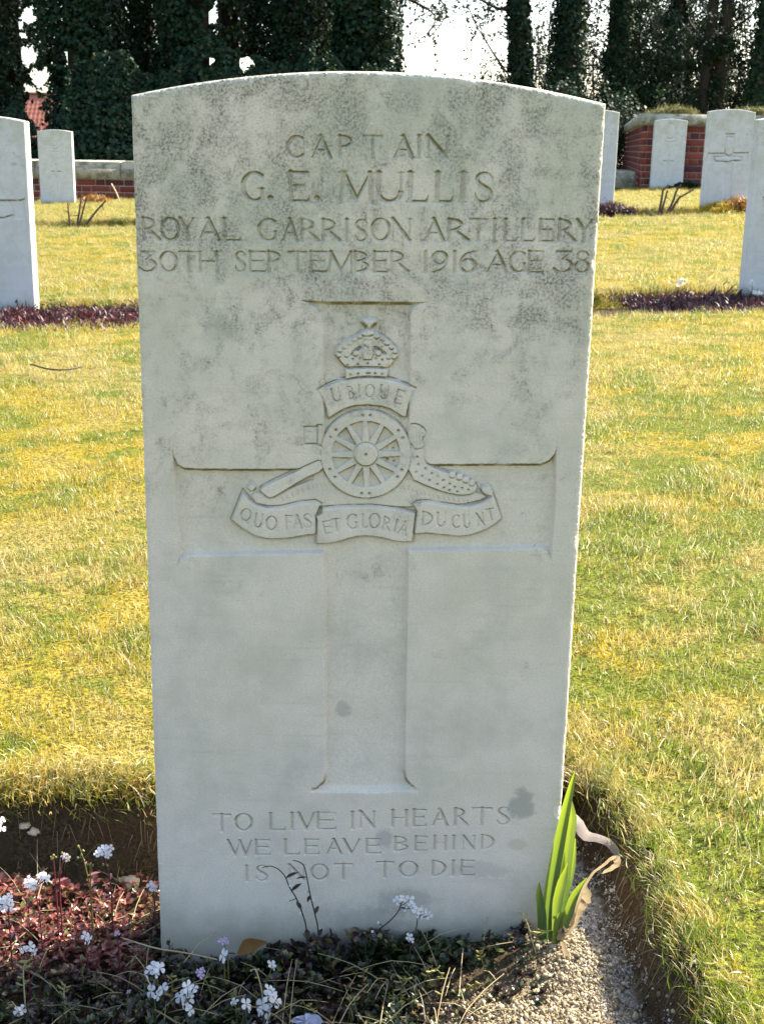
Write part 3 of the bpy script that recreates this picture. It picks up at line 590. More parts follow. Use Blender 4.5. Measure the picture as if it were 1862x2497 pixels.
# ------------------------------------------------------------------ scatter (counts nobody could tell)
def scatter(name, pts, rot, scl, srcs, label=None, kind='stuff', **kw):
    n = len(pts); me = bpy.data.meshes.new(name); me.vertices.add(n); me.vertices.foreach_set('co', np.asarray(pts, np.float32).ravel())
    a = me.attributes.new('rot', 'FLOAT_VECTOR', 'POINT'); a.data.foreach_set('vector', np.asarray(rot, np.float32).ravel())
    a = me.attributes.new('scl', 'FLOAT_VECTOR', 'POINT'); s3 = np.asarray(scl, np.float32); s3 = np.repeat(s3[:, None], 3, 1) if s3.ndim == 1 else s3; a.data.foreach_set('vector', s3.ravel())
    a = me.attributes.new('pick', 'INT', 'POINT'); a.data.foreach_set('value', rng.integers(0, len(srcs), n).astype(np.int32))
    o = obj(name, me); g = bpy.data.node_groups.new(name, 'GeometryNodeTree')
    g.interface.new_socket('Geometry', in_out='INPUT', socket_type='NodeSocketGeometry'); g.interface.new_socket('Geometry', in_out='OUTPUT', socket_type='NodeSocketGeometry')
    gi, go = g.nodes.new('NodeGroupInput'), g.nodes.new('NodeGroupOutput'); iop = g.nodes.new('GeometryNodeInstanceOnPoints'); j = g.nodes.new('GeometryNodeJoinGeometry')
    for s in srcs:
        oi = g.nodes.new('GeometryNodeObjectInfo'); oi.inputs['Object'].default_value = s; oi.inputs['As Instance'].default_value = True; g.links.new(oi.outputs['Geometry'], j.inputs[0])
    def na(nm, ty):
        q = g.nodes.new('GeometryNodeInputNamedAttribute'); q.data_type = ty; q.inputs['Name'].default_value = nm; return q.outputs['Attribute']
    g.links.new(gi.outputs[0], iop.inputs['Points']); g.links.new(j.outputs[0], iop.inputs['Instance']); iop.inputs['Pick Instance'].default_value = True
    g.links.new(na('pick', 'INT'), iop.inputs['Instance Index']); g.links.new(na('rot', 'FLOAT_VECTOR'), iop.inputs['Rotation']); g.links.new(na('scl', 'FLOAT_VECTOR'), iop.inputs['Scale'])
    g.links.new(iop.outputs[0], go.inputs[0]); md = o.modifiers.new('scatter', 'NODES'); md.node_group = g
    return tag(o, label, kind=kind, **kw)
def tuft(n, rad, h0, h1, lean, w, seed):
    """one tuft of curved blades, each a tapered strip"""
    r = np.random.default_rng(seed); V = []; Q = []; T = []; rn = []; k = 0
    for i in range(n):
        b = r.normal(0, rad, 2); a = r.uniform(0, 2*math.pi); L = r.uniform(h0, h1); le = abs(r.normal(lean, .35)); dr = np.array([math.cos(a), math.sin(a)]); sd = np.array([-dr[1], dr[0]]); ww = w*r.uniform(.6, 1.3)
        ang = .15+le*np.array([0, .5, 1.0, 1.3]); ang = np.minimum(ang, 1.9); st_ = L/3; p = np.array([b[0], b[1], -.004]); c = r.random()
        tw = r.normal(0, .5)
        for s_ in range(4):
            wd = ww*(1, .95, .7, 0)[s_]/2; sd3 = np.array([sd[0]*math.cos(tw*s_), sd[1]*math.cos(tw*s_), math.sin(tw*s_)*.5])
            if s_ < 3: V += [p-sd3*wd, p+sd3*wd]; rn += [c, c]
            else: V += [p.copy()]; rn += [c]
            p = p+st_*np.array([dr[0]*math.sin(ang[s_]), dr[1]*math.sin(ang[s_]), math.cos(ang[s_])])
        Q += [(k, k+1, k+3, k+2), (k+2, k+3, k+5, k+4)]; T += [(k+4, k+5, k+6)]; k += 7
    return np.array(V), Q, T, np.array(rn)
t = NT('grass_blades', .38, .5); col, c = grass_color(t); rn = t.attr('rnd'); orn = t.rand()
col = t.mix(t.step(rn, .60, .70), col, (.47, .39, .17)); col = t.mix(t.step(rn, .86, .89), col, (.62, .56, .36)); col = t.mix(t.math('MULTIPLY', t.step(rn, .0, .22), .0), col, (.1, .15, .02))
col = t.mix(t.math('MULTIPLY', t.math('SUBTRACT', 1.0, t.step(rn, .17, .26)), .8), col, (.07, .14, .014))
col = t.mix(t.math('MULTIPLY', t.math('SUBTRACT', 1.0, t.step(rn, .025, .04)), .8), col, (.40, .14, .04))
t.color(col); t.translucent(col, .5); BLADE = t.m
def src(name, V, Q, T, m, rn=None, smooth=False):
    P = [np.array(Q)] if len(Q) else []
    if len(T): P.append(np.array(T))
    return bpy.data.objects.new(name, mesh(name, V, P, m, smooth, {'rnd': rn} if rn is not None else None))
TUFTS = [src('grass_tuft', *(lambda a: (a[0], a[1], a[2]))(tf), BLADE, tf[3]) for tf in [tuft(32, .015, .010, .034, .75, .0014, 100+i) for i in range(7)]]
def euler_up(n, tilt=.25): return np.stack([rng.normal(0, tilt, n), rng.normal(0, tilt, n), rng.uniform(0, 6.28, n)], 1)
P = []; S = []
for (y0, y1, dens) in ((-.45, .7, 2600), (.7, 1.6, 1900), (1.6, 3.2, 850), (3.2, 6, 520), (6, 10.5, 240), (10.5, 15.2, 120)):
    hw = lambda y: .40*(y+1.07)+.22
    n = int(dens*(y1-y0)*2*hw(y1)); x = rng.uniform(-hw(y1), hw(y1), n); y = rng.uniform(y0, y1, n)
    k = np.abs(x) < hw(y)
    k &= (bed_d(x, y) < np.where((x > .15) & (y < .22), -.010, .003)) & (row_d(x, y) < -.005)
    x, y = x[k], y[k]; P.append(np.stack([x, y, lawn_z(x, y)-.002], 1)); S.append(rng.uniform(.65, 1.15, len(x))*np.interp(y, [0, 2, 6, 14], [.86, .95, 1.25, 1.6])*(.35+1.35*fnoise(x*7, y*7, 77, 4)))
P = np.vstack(P); S = np.concatenate(S)
scatter('grass', P, euler_up(len(P)), S, TUFTS, 'short yellow and green winter grass covering the lawn', kind='stuff')
# grass that hangs over the edge of the front bed
x = rng.uniform(-1.0, .36, 90000); y = rng.uniform(-.40, .27, 90000); d = bed_d(x, y); k = (d > -.022) & (d < np.where((x > .2) & (y < .2), -.004, .007)) & (y > -.38); x, y, d = x[k], y[k], d[k]
k = rng.random(len(x)) < np.where(x > .2, .24, .30); x, y, d = x[k], y[k], d[k]
gx = (bed_d(x+.004, y)-bed_d(x-.004, y)); gy = (bed_d(x, y+.004)-bed_d(x, y-.004)); g = np.hypot(gx, gy)+1e-9
tl = rng.normal(.6, .3, len(x))-.15*(x > .2); rot = np.stack([-gy/g*tl, gx/g*tl, rng.uniform(-.3, .3, len(x))], 1)
scatter('overhanging_grass', np.stack([x, y, lawn_z(x, y)-.004], 1), rot, rng.uniform(.6, 1.05, len(x))*np.where(x > .2, .85, 1), TUFTS, 'pale dry grass hanging over the cut edge of the flower bed', kind='stuff')
for f_, hw in ROWB:
    n = 1500; x = rng.uniform(-4.5, 5, n); s_ = np.where(rng.random(n) < .2, -1, 1); y = f_(x)+s_*(hw+rng.uniform(-.02, .05, n)); P = np.stack([x, y, lawn_z(x, y)-.012], 1)
    scatter('edge_grass', P, np.stack([s_*rng.uniform(.1, .6, n), rng.normal(0, .2, n), rng.uniform(-.4, .4, n)], 1), rng.uniform(1, 1.6, n), TUFTS, 'grass along the edges of a flower bed', kind='stuff')
# yellow moss cushions in the turf
def pebble(seed, sub=1, amp=.25, flat=.75):
    import bmesh
    bm = bmesh.new(); bmesh.ops.create_icosphere(bm, subdivisions=sub, radius=1); r = np.random.default_rng(seed)
    for v in bm.verts: v.co = v.co*(1+r.normal(0, amp)*.6); v.co.z *= flat
    V = np.array([v.co for v in bm.verts]); T = [[v.index for v in f.verts] for f in bm.faces]; bm.free(); return V, T
# gravel and crumbs of earth
def pebmat(name, c0, c1, rough=.85):
    t = NT(name, rough, .25); t.color(t.mix(t.rand(), c0, c1)); f = t.noise(t.obco(), 3, 3); t.bump(f, .4, .3); return t.m
GRAV = pebmat('gravel_stone', (.11, .10, .085), (.66, .62, .56)); CRUMB = pebmat('soil_crumb', (.05, .035, .02), (.17, .125, .07)); CLOD = pebmat('pale_clod', (.20, .15, .085), (.56, .47, .31))
def mk(nm, seed, mat_, **k): V, T = pebble(seed, **k); return src(nm, V, [], T, mat_, smooth=False)
GR = [mk('pebble', i, GRAV, amp=.42, flat=.8) for i in range(5)]; CRB = [mk('crumb', 20+i, CRUMB, amp=.5, flat=.8) for i in range(5)]; CLD = [mk('clod_piece', 40+i, CLOD, amp=.5, flat=.8) for i in range(5)]
def fill(n, x0, x1, y0, y1, f): 
    x = rng.uniform(x0, x1, n); y = rng.uniform(y0, y1, n); k = rng.random(n) < f(x, y); return x[k], y[k]
gprob = lambda x, y: sstep((x-.188-.03*(vnoise(x*25, y*25, 50)-.5))/.03)*(bed_d(x, y) > .016)*(.25+.75*(vnoise(x*30, y*30, 61) > .3))
x, y = fill(42000, .17, .32, -.30, .26, gprob); s = np.minimum(.00055*np.exp(rng.normal(0, .5, len(x))), .0024)[:, None]*rng.uniform(.6, 1.5, (len(x), 3))
scatter('gravel', np.stack([x, y, bed_z(x, y)+s[:, 0]*.3], 1), rng.uniform(0, 6, (len(x), 3)), s, GR, 'pale grit and small gravel in the trough right of the large headstone')
x, y = fill(24000, -.62, .30, -.28, .21, lambda x, y: (bed_d(x, y) > .004)*(.25+.75*(x > .02))*(1-.8*(x > .22))); s = np.minimum(.0007*np.exp(rng.normal(0, .6, len(x))), .004)[:, None]*rng.uniform(.6, 1.5, (len(x), 3))
scatter('soil_crumbs', np.stack([x, y, bed_z(x, y)+s[:, 0]*.4], 1), rng.uniform(0, 6, (len(x), 3)), s, CRB, 'dark crumbs of earth over the front flower bed')
x, y = fill(28000, .08, .30, -.25, .02, lambda x, y: np.clip(np.exp(-(((x-.165)/.075)**2+((y+.15)/.05)**2))*1.3+.9*np.exp(-(((x-.205)/.035)**2+((y+.06)/.07)**2)), 0, 1)); s = np.minimum(.00065*np.exp(rng.normal(0, .6, len(x))), .0028)[:, None]*rng.uniform(.6, 1.5, (len(x), 3))
scatter('pale_crumbs', np.stack([x, y, bed_z(x, y)+s[:, 0]*.5+.0025*rng.random(len(x))], 1), rng.uniform(0, 6, (len(x), 3)), s, CLD, 'sunlit pale crumbs of soil heaped around the iris')

# roots and fibres hanging out of the cut earth banks
t = NT('root_fibre', .8, .15); t.color(t.mix(t.rand(), (.10, .07, .04), (.24, .18, .10))); FIBRE = t.m
m = MB()
for i in range(5200):
    x, y = rng.uniform(-.75, .34), rng.uniform(-.30, .26)
    d = float(bed_d(np.array(x), np.array(y)))
    if not (-.004 < d < .030): continue
    z = float(bed_z(np.array(x), np.array(y))); gx = float(bed_d(np.array(x+.004), np.array(y))-bed_d(np.array(x-.004), np.array(y))); gy = float(bed_d(np.array(x), np.array(y+.004))-bed_d(np.array(x), np.array(y-.004))); g = math.hypot(gx, gy)+1e-9; L = rng.uniform(.008, .032)
    a = np.array([x, y, z-.001]); n_ = np.array([gx/g, gy/g, 0]); j = rng.normal(0, .006, 3)
    m.tube(spline([a, a+n_*.005+np.array([0, 0, -.3*L])+j*.4, a+n_*.010+np.array([0, 0, -L])+j], 5), [.0005, .0005, .0004, .0003, .0002], 3)
tag(obj('hanging_roots', m.mesh('hanging_roots', FIBRE)), 'fine brown roots hanging from the cut earth banks of the bed', kind='stuff')
# ------------------------------------------------------------------ brick walls
t = NT('brick', .9, .15); o = t.obco(); r_ = t.rand(); f = t.noise(t.wpos(), 40, 4, .65)
c = t.mix(t.step(r_, 0, 1), (.14, .032, .026), (.25, .06, .038)); c = t.mix(t.math('GREATER_THAN', t.math('FRACT', t.math('MULTIPLY', r_, 7.3)), .78), c, (.085, .03, .035)); c = t.mix(t.math('MULTIPLY', t.step(f, .5, .72), .6), c, (.10, .05, .035)); t.color(c); t.bump(f, .5, .004); BRICK = t.m
t = NT('mortar', .95, .1); f = t.noise(t.wpos(), 60, 3); t.color(t.mix(f, (.26, .23, .17), (.42, .38, .30))); t.bump(f, .5, .004); MORTAR = t.m
t = NT('coping_stone', .9, .15); f = t.noise(t.wpos(), 9, 5, .7); g = t.noise(t.wpos(), 90, 3, .7)
c = t.mix(t.step(f, .40, .64), (.41, .39, .32), (.17, .165, .115)); c = t.mix(t.math('MULTIPLY', t.step(g, .5, .68), .6), c, (.10, .095, .065)); t.color(c); t.bump(g, .5, .003); COPE = t.m
def brick_mesh(l, h, d):
    m = MB(); e = .004
    x, y, z = l/2, d/2, h/2
    V = []
    for s_, ee in ((-1, e), (1, 0)):
        pass
    # chamfered block: front face at -y
    V = [(-x+e,-y,-z+e),(x-e,-y,-z+e),(x-e,-y,z-e),(-x+e,-y,z-e),(-x,-y+e,-z),(x,-y+e,-z),(x,-y+e,z),(-x,-y+e,z),(-x,y,-z),(x,y,-z),(x,y,z),(-x,y,z)]
    F = [(0,1,2,3),(0,4,5,1),(1,5,6,2),(2,6,7,3),(3,7,4,0),(4,8,9,5),(5,9,10,6),(6,10,11,7),(7,11,8,4)]
    m.add(V, F); return m.mesh('brick', BRICK)
BL = .215; BH = .064; PX, PZ = .226, .0755
B_STR = brick_mesh(BL, BH, .06); B_HEAD = brick_mesh(.1025, BH, .06)
def brick_face(parent, x0, x1, y, z0, ncourse, rotz=0.0, origin=(0, 0), limit=None, close=False, ztop=None):
    """Flemish bond: stretcher and header in turn; bricks are parts, the backing holds the mortar"""
    cnt = 0; extra = MB(); ca, sa = math.cos(rotz), math.sin(rotz)
    for c in range(ncourse):
        z = z0+PZ*c+PZ/2; x = x0-(0 if c % 2 == 0 else .17); hd = False
        while x < x1-.03:
            l = .1135 if hd else PX; a = max(x, x0); b = min(x+l, x1); cx = (a+b)/2
            if b-a > .035:
                dy = rng.normal(0, .002); px_, py_ = origin[0]+ca*cx-sa*(y+dy), origin[1]+sa*cx+ca*(y+dy)
                if limit is None or cx < limit:
                    o = obj('brick', B_HEAD if hd else B_STR, parent); o.location = (px_, py_, z+rng.normal(0, .001)); o.scale[0] = (b-a-.011)/(l-.011); o.rotation_euler = (0, rng.normal(0, .004), rotz+rng.normal(0, .006)); cnt += 1
                else:
                    hx = (.051 if hd else .1075); vv = np.array([(-hx,-.03,-.032),(hx,-.03,-.032),(hx,-.03,.032),(-hx,-.03,.032),(-hx,.03,-.032),(hx,.03,-.032),(hx,.03,.032),(-hx,.03,.032)])
                    w = np.stack([px_+ca*vv[:, 0]-sa*vv[:, 1], py_+sa*vv[:, 0]+ca*vv[:, 1], z+vv[:, 2]], 1); extra.add(w, [(0,1,2,3),(1,5,6,2),(5,4,7,6),(4,0,3,7),(3,2,6,7)])
            x += l; hd = not hd
    if extra.V: tag(obj('bricks_far_along', extra.mesh('bricks_far_along', BRICK), parent), kind='stuff')
    return cnt
# low boundary wall along the back of the plot: y = 14.0
WY = 14.70; lw = empty('boundary_wall', (-1.6, WY, .0), 'low red brick boundary wall with grey stone coping behind the graves', 'wall')
m = MB(); m.box((-7.2+1.6, .012, -.25), (3.05+1.6, .34, .316)); obj('mortar_core', m.mesh('mortar_core', MORTAR), lw)
brick_face(lw, -5.6, 4.65, .03, .014, 4)
# bricks below the ground line on the high right end are simply buried
for i in range(10):
    x0 = -5.6+i*1.025; m = MB(); a, b = x0+.004, x0+1.021
    m.add([(a,-.035,.320),(b,-.035,.320),(b,-.035,.438),(a,-.035,.438),(a,.0,.518),(b,.0,.518),(a,.38,.53),(b,.38,.53),(a,.38,.32),(b,.38,.32)], [(0,1,2,3),(4,5,7,6),(6,7,9,8),(0,8,9,1),(1,9,7,5),(0,4,6,8)], [(1,5,2),(0,3,4)])
    m.add([(a,-.035,.438),(b,-.035,.438),(b,.0,.440),(a,.0,.440)], [(0,1,2,3)]); m.add([(a,.0,.440),(b,.0,.440),(b,.0,.518),(a,.0,.518)], [(0,1,2,3)])
    obj('coping_stone', m.mesh('coping_stone', COPE), lw)
# taller brick terrace at the right
TX, TYY = 3.085, 14.62; tw = empty('terrace_wall', (TX, TYY, .2), 'tall red brick terrace wall with flat stone coping at the right', 'wall')
zb = -.06; nc = 12; SIDE = R(81)
m = MB(); 
dirx, diry = math.cos(SIDE), math.sin(SIDE)
m.add([(.012,.012,zb),(6,.012,zb),(6,.012,0.868),(.012,.012,0.868),(.012+dirx*9.0,.012+diry*9.0,zb),(6,9,zb),(6,9,0.868),(.012+dirx*9.0,.012+diry*9.0,.86)], [(0,1,2,3),(4,0,3,7),(5,4,7,6),(1,5,6,2),(3,2,6,7)])
obj('mortar_core', m.mesh('mortar_core', MORTAR), tw)
n1 = brick_face(tw, 0.0, 6.0, .03, zb, nc, limit=2.9)
brick_face(tw, -9.0, 0.0, .03, zb, nc, rotz=SIDE-math.pi, limit=-99) if False else None
def side_bricks():
    ex = MB(); cnt = 0
    for c in range(nc):
        z = zb+PZ*c+PZ/2; s_ = 0.002 if c % 2 == 0 else .115; hd = False
        while s_ < 8.9:
            l = .1135 if hd else PX; cs = s_+l/2; px_, py_ = dirx*cs+.03*diry, diry*cs-.03*dirx
            if cs < 1.3:
                o = obj('brick', B_HEAD if hd else B_STR, tw); o.location = (px_, py_, z); o.rotation_euler = (0, 0, SIDE+math.pi); cnt += 1
            else:
                hx = l/2-.0055; vv = [(-hx,-.03,-.032),(hx,-.03,-.032),(hx,-.03,.032),(-hx,-.03,.032),(-hx,.03,-.032),(hx,.03,-.032),(hx,.03,.032),(-hx,.03,.032)]; a = SIDE+math.pi
                w = [(px_+math.cos(a)*x-math.sin(a)*y, py_+math.sin(a)*x+math.cos(a)*y, z+zz) for x, y, zz in vv]; ex.add(w, [(0,1,2,3),(1,5,6,2),(4,0,3,7),(3,2,6,7)])
            s_ += l; hd = not hd
    tag(obj('bricks_far_along', ex.mesh('bricks_far_along', BRICK), tw), kind='stuff')
side_bricks()
CB, CT = .855, .978
for i in range(6):
    a, b = -.04+i*1.0+(.004 if i else 0), -.04+(i+1)*1.0; m = MB(); sk = dirx*.45 if i == 0 else 0
    m.add([(a,-.045,CB),(b,-.045,CB),(b,-.045,CT),(a,-.045,CT),(a+sk,.40,CB),(b,.40,CB),(b,.40,CT+.012),(a+sk,.40,CT+.012)], [(0,1,2,3),(4,0,3,7),(5,4,7,6),(1,5,6,2),(3,2,6,7),(0,4,5,1)]); obj('coping_stone', m.mesh('coping_stone', COPE), tw)
for i in range(8):
    a, b = .40+i*1.1, .40+(i+1)*1.1-.005; m = MB(); o1 = np.array([dirx, diry]); n_ = np.array([-diry, dirx])
    q = [o1*a+n_*.045, o1*b+n_*.045, o1*b-n_*.36, o1*a-n_*.36]
    V = [(*p, CB) for p in q]+[(*p, CT+.004) for p in q]; m.add(V, [(0,1,5,4),(1,2,6,5),(2,3,7,6),(3,0,4,7),(4,5,6,7),(3,2,1,0)]); obj('coping_stone', m.mesh('coping_stone', COPE), tw)
m = MB(); X, Y = np.meshgrid(np.linspace(.3, 5.9, 24), np.linspace(.36, 8.9, 30), indexing='ij'); X = X+dirx*Y*np.linspace(1, 0, 24)[:, None]; Z = .80+.05*fnoise(X*2, Y*2, 9, 3); gi = np.arange(X.size).reshape(X.shape)
obj('earth_fill', mesh('earth_fill', np.stack([X, Y, Z], -1).reshape(-1, 3), np.stack([gi[:-1, :-1], gi[1:, :-1], gi[1:, 1:], gi[:-1, 1:]], -1).reshape(-1, 4), TURF, True), tw)

# ------------------------------------------------------------------ house beyond the trees
t = NT('roof_tile', .7, .3); f = t.noise(t.wpos(), 3, 4); t.color(t.mix(f, (.20, .065, .04), (.36, .13, .085))); TILE = t.m
t = NT('house_brick', .9, .1); f = t.noise(t.wpos(), 2, 4); t.color(t.mix(f, (.22, .10, .07), (.32, .16, .11))); HB = t.m
t = NT('dark_glass', .2, .5); t.color((.02, .02, .025)); GLASS = t.m
t = NT('white_frame', .6, .3); t.color((.6, .6, .57)); WF = t.m
HY = 62.0; hc = at(60, 300, HY); house = empty('house', (hc[0], HY, -2.6), 'house with a red pantile roof far behind the trees at the left', 'house')
rz = at(90, 219, HY)[2]+2.6; ez = rz-3.3
m = MB(); m.box((-5, 3.0, 0), (5, 9.0, ez+.1)); m.add([(-5,3,ez),(-5,9,ez),(-5,6,rz-.1),(5,3,ez),(5,9,ez),(5,6,rz-.1)], None, [(0,1,2),(3,5,4)]); obj('wall', m.mesh('wall', HB), house)
X, S_ = np.meshgrid(np.arange(-5.4, 5.41, .045), np.arange(0, 1.0001, 1/84), indexing='ij')
prof = .035*np.abs(np.sin(X*math.pi/.22)); stepz = -.028*((S_*14) % 1.0)+.028
V1 = np.stack([X, 2.5+S_*3.5, ez-.25+S_*(rz-ez+.25)+prof+stepz], -1).reshape(-1, 3); V2 = V1.copy(); V2[:, 1] = 12-V1[:, 1]
gi = np.arange(X.size).reshape(X.shape); q = np.stack([gi[:-1, :-1], gi[1:, :-1], gi[1:, 1:], gi[:-1, 1:]], -1).reshape(-1, 4)
rf = obj('roof', mesh('roof', np.vstack([V1, V2]), np.vstack([q, q[:, ::-1]+len(V1)]), TILE), house)
m = MB(); m.box((-5.4, 5.9, rz-.02), (5.4, 6.1, rz+.09)); obj('ridge', m.mesh('ridge', TILE), rf); m = MB(); m.box((2.6, 5.6, rz-.7), (3.2, 6.3, rz+1.0)); obj('chimney', m.mesh('chimney', HB), rf)
for xw in (-3, 0, 3):
    m = MB(); m.box((xw-.6, 2.95, .8), (xw+.6, 3.04, 2.0)); wdo = obj('window', m.mesh('window', WF), house); m = MB(); m.box((xw-.5, 2.93, .9), (xw+.5, 2.949, 1.9)); obj('pane', m.mesh('pane', GLASS), wdo)

# ------------------------------------------------------------------ trees: ivy-clad trunks, dark against the bright sky
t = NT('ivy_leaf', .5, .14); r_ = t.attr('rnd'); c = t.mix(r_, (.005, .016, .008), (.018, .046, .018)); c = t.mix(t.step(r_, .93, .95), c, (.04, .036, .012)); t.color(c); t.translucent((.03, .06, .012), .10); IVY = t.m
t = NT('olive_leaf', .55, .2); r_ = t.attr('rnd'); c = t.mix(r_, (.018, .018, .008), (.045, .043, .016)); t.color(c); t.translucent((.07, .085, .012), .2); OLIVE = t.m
t = NT('bark', .9, .1); f = t.noise(t.scale(t.obco(), (8, 8, 1.5)), 4, 4, .7); t.color(t.mix(f, (.022, .018, .013), (.075, .062, .046))); t.bump(f, .7, .02); BARK = t.m
t = NT('twig', .8, .1); t.color((.05, .038, .028)); TWIG = t.m
def leaves(cen, nrm, size, r=rng):
    """kite-shaped leaves, one quad each"""
    n = len(cen); N = nrm+r.normal(0, .55, (n, 3)); N /= np.linalg.norm(N, axis=1)[:, None]+1e-9
    A = np.cross(N, r.normal(0, 1, (n, 3))); A /= np.linalg.norm(A, axis=1)[:, None]+1e-9; B = np.cross(N, A); s = np.asarray(size)[:, None]
    V = np.stack([cen-A*s*.55, cen+B*s*.45-A*s*.1, cen+A*s*.6, cen-B*s*.45-A*s*.1], 1); V[:, [1, 3]] += N[:, None]*s[:, None]*.12
    return V.reshape(-1, 3), np.arange(4*n).reshape(n, 4), np.repeat(r.random(n), 4)
GAPS = [(72,40,17,20),(45,62,10,10),(58,90,10,9),(74,135,16,24),(62,125,16,12),(97,195,25,30),(70,215,10,8),(90,262,32,58),(172,150,13,30),(180,212,8,6),(540,45,42,34),(505,62,16,12),(506,150,16,14),(560,115,16,10),(598,160,22,22),(575,100,10,9),(600,195,14,10),(28,190,14,22),(330,78,6,6)]
def in_gap(P, soft=.35):
    p = proj(P); g = np.zeros(len(P), bool); wob = (fnoise(p[:, 0]/16, p[:, 1]/16, 91, 3)-.47)*2.0
    for x, y, rx, ry in GAPS: g |= (np.hypot((p[:, 0]-x)/rx, (p[:, 1]-y)/ry)+wob) < 1.0+np.random.default_rng(len(P)).normal(0, .22, len(P))
    return g
def trunk_path(x, y, z0, h, lean=(0, 0), wob=.12):
    k = np.linspace(0, 1, 9); return np.stack([x+lean[0]*k+wob*np.sin(k*5+x), y+lean[1]*k+wob*np.cos(k*4+x), z0-.3+k*(h+.3)], 1)
def ivy_tree(pxx, Y, rt, ri, h, n, label, lean=(0, 0), leaf=.068, gaps=False, mat_=None, limbs=4, dens_top=.35, lump=.35):
    b = at(pxx, 330, Y); z0 = float(lawn_z(b[0], Y)); root = empty('ivy_clad_tree', (b[0], Y, z0), label, 'tree', 'ivy clad trees behind the wall')
    tp = trunk_path(0, 0, 0, h, lean); m = MB(); m.tube(tp, np.linspace(rt, rt*.45, 9), 10); lb = m
    for i in range(limbs):
        k = .45+.5*i/max(limbs, 1); p = np.array([np.interp(k, np.linspace(0, 1, 9), tp[:, j]) for j in range(3)]); a = rng.uniform(0, 6.28); L = rng.uniform(1.2, 2.6)
        pth = spline([p, p+np.array([math.cos(a)*L*.4, math.sin(a)*L*.4, L*.35]), p+np.array([math.cos(a)*L, math.sin(a)*L, L*.9])], 7); m.tube(pth, np.linspace(rt*.35, .015, 7), 6)
        for _ in range(4):
            q0 = pth[rng.integers(3, 7)]; e = q0+rng.normal(0, .5, 3)+np.array([0, 0, .35]); lb.tube(spline([q0, (q0+e)/2+rng.normal(0, .08, 3), e], 5), np.linspace(.018, .005, 5), 4)
    trk = obj('trunk', m.mesh('trunk', BARK, True), root)
    k = rng.random(n); k = np.where(rng.random(n) < dens_top, k, k*min(1, 4.6/h)); c = np.stack([np.interp(k, np.linspace(0, 1, 9), tp[:, j]) for j in range(3)], 1); c[:, 2] += 0
    a = rng.uniform(0, 6.28, n); rr = ri*(1-.45*k)*np.sqrt(rng.uniform(.12, 1, n))*(1-lump+2*lump*fnoise(a*1.6+pxx, c[:, 2]*1.3+pxx*.1, 17, 3)); off = np.stack([np.cos(a), np.sin(a), np.zeros(n)], 1)
    cen = c+off*rr[:, None]; keep = cen[:, 2] > -.1
    keep &= fnoise(cen[:, 0]*2.2+pxx, cen[:, 2]*2.2+a, 23, 3) > np.where(rr < ri*.55, .0, .24)
    if gaps: keep &= ~in_gap(cen+np.array([b[0], Y, z0]))
    cen, off = cen[keep], off[keep]; V, Q, rn = leaves(cen, off*.8+np.array([0, 0, .3]), rng.uniform(.7, 1.25, len(cen))*leaf)
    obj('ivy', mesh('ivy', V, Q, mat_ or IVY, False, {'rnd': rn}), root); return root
LT = [(-75, 21.5, 1.15, 'ivy clad tree cut by the left edge of the photo'), (20, 24.0, 1.25, 'ivy clad tree arching above the red house roof'), (190, 20.5, .8, 'ivy clad trunk just right of the red house roof'), (330, 22.5, 1.25, 'broad ivy clad tree above the left shoulder of the large headstone'),
      (455, 20.8, .85, 'ivy clad tree left of the two bright gaps over the headstone top'), (545, 25.5, .8, 'olive ivy clad tree seen through the bright gap over the headstone top'), (665, 21.8, 1.0, 'dark ivy clad tree right of the two bright gaps'), (775, 23.2, 1.05, 'dark ivy clad tree above the middle of the headstone top'), (880, 20.6, .72, 'ivy clad tree at the left side of the open patch of sky')]
for pxx, Y, ri, lab in LT: ivy_tree(pxx, Y, .26, ri, 8.5, 30000, lab, (rng.normal(0, .2), 0), gaps=True, mat_=OLIVE if pxx == 545 else None)
RT = [(1275, 23.5, .15, .27, (-.9, 0), 'leaning ivy clad trunk left of the thick ivy trunk'), (1358, 24, .25, .40, (.05, 0), 'thick ivy clad trunk above the right part of the headstone top'), (1484, 26, .2, .31, (-.05, 0), 'ivy clad trunk above the right shoulder of the headstone'), (1622, 28, .14, .24, (-.1, 0), 'slim ivy clad trunk above the corner of the terrace wall'), (1838, 24, .24, .38, (.1, 0), 'thick ivy clad trunk at the right edge of the photo')]
for pxx, Y, rt, ri, ln_, lab in RT: ivy_tree(pxx, Y, rt, ri, 9, 13000, lab, ln_, leaf=.07, limbs=5, lump=.25)
for pxx, lab, rt in ((1697, 'bare grey trunk, left one of the close pair behind the terrace wall', .13), (1731, 'bare grey trunk, right one of the close pair behind the terrace wall', .16)):
    Y = 27.0; b = at(pxx, 330, Y); z0 = float(lawn_z(b[0], Y)); root = empty('bare_tree', (b[0], Y, z0), lab, 'tree', 'bare trunks behind the terrace wall'); tp = trunk_path(0, 0, 0, 9.5, (.2, 0), .06); m = MB(); m.tube(tp, np.linspace(rt, rt*.5, 9), 10); lb = m
    for i in range(9):
        k = rng.uniform(.25, 1); p = np.array([np.interp(k, np.linspace(0, 1, 9), tp[:, j]) for j in range(3)]); a = rng.uniform(0, 6.28); L = rng.uniform(.8, 2.2); lb.tube(spline([p, p+np.array([math.cos(a)*L*.5, math.sin(a)*L*.5, L*.3]), p+np.array([math.cos(a)*L, math.sin(a)*L, L*.8])], 6), np.linspace(.035, .008, 6), 5)
    tr = obj('trunk', m.mesh('trunk', BARK, True), root)
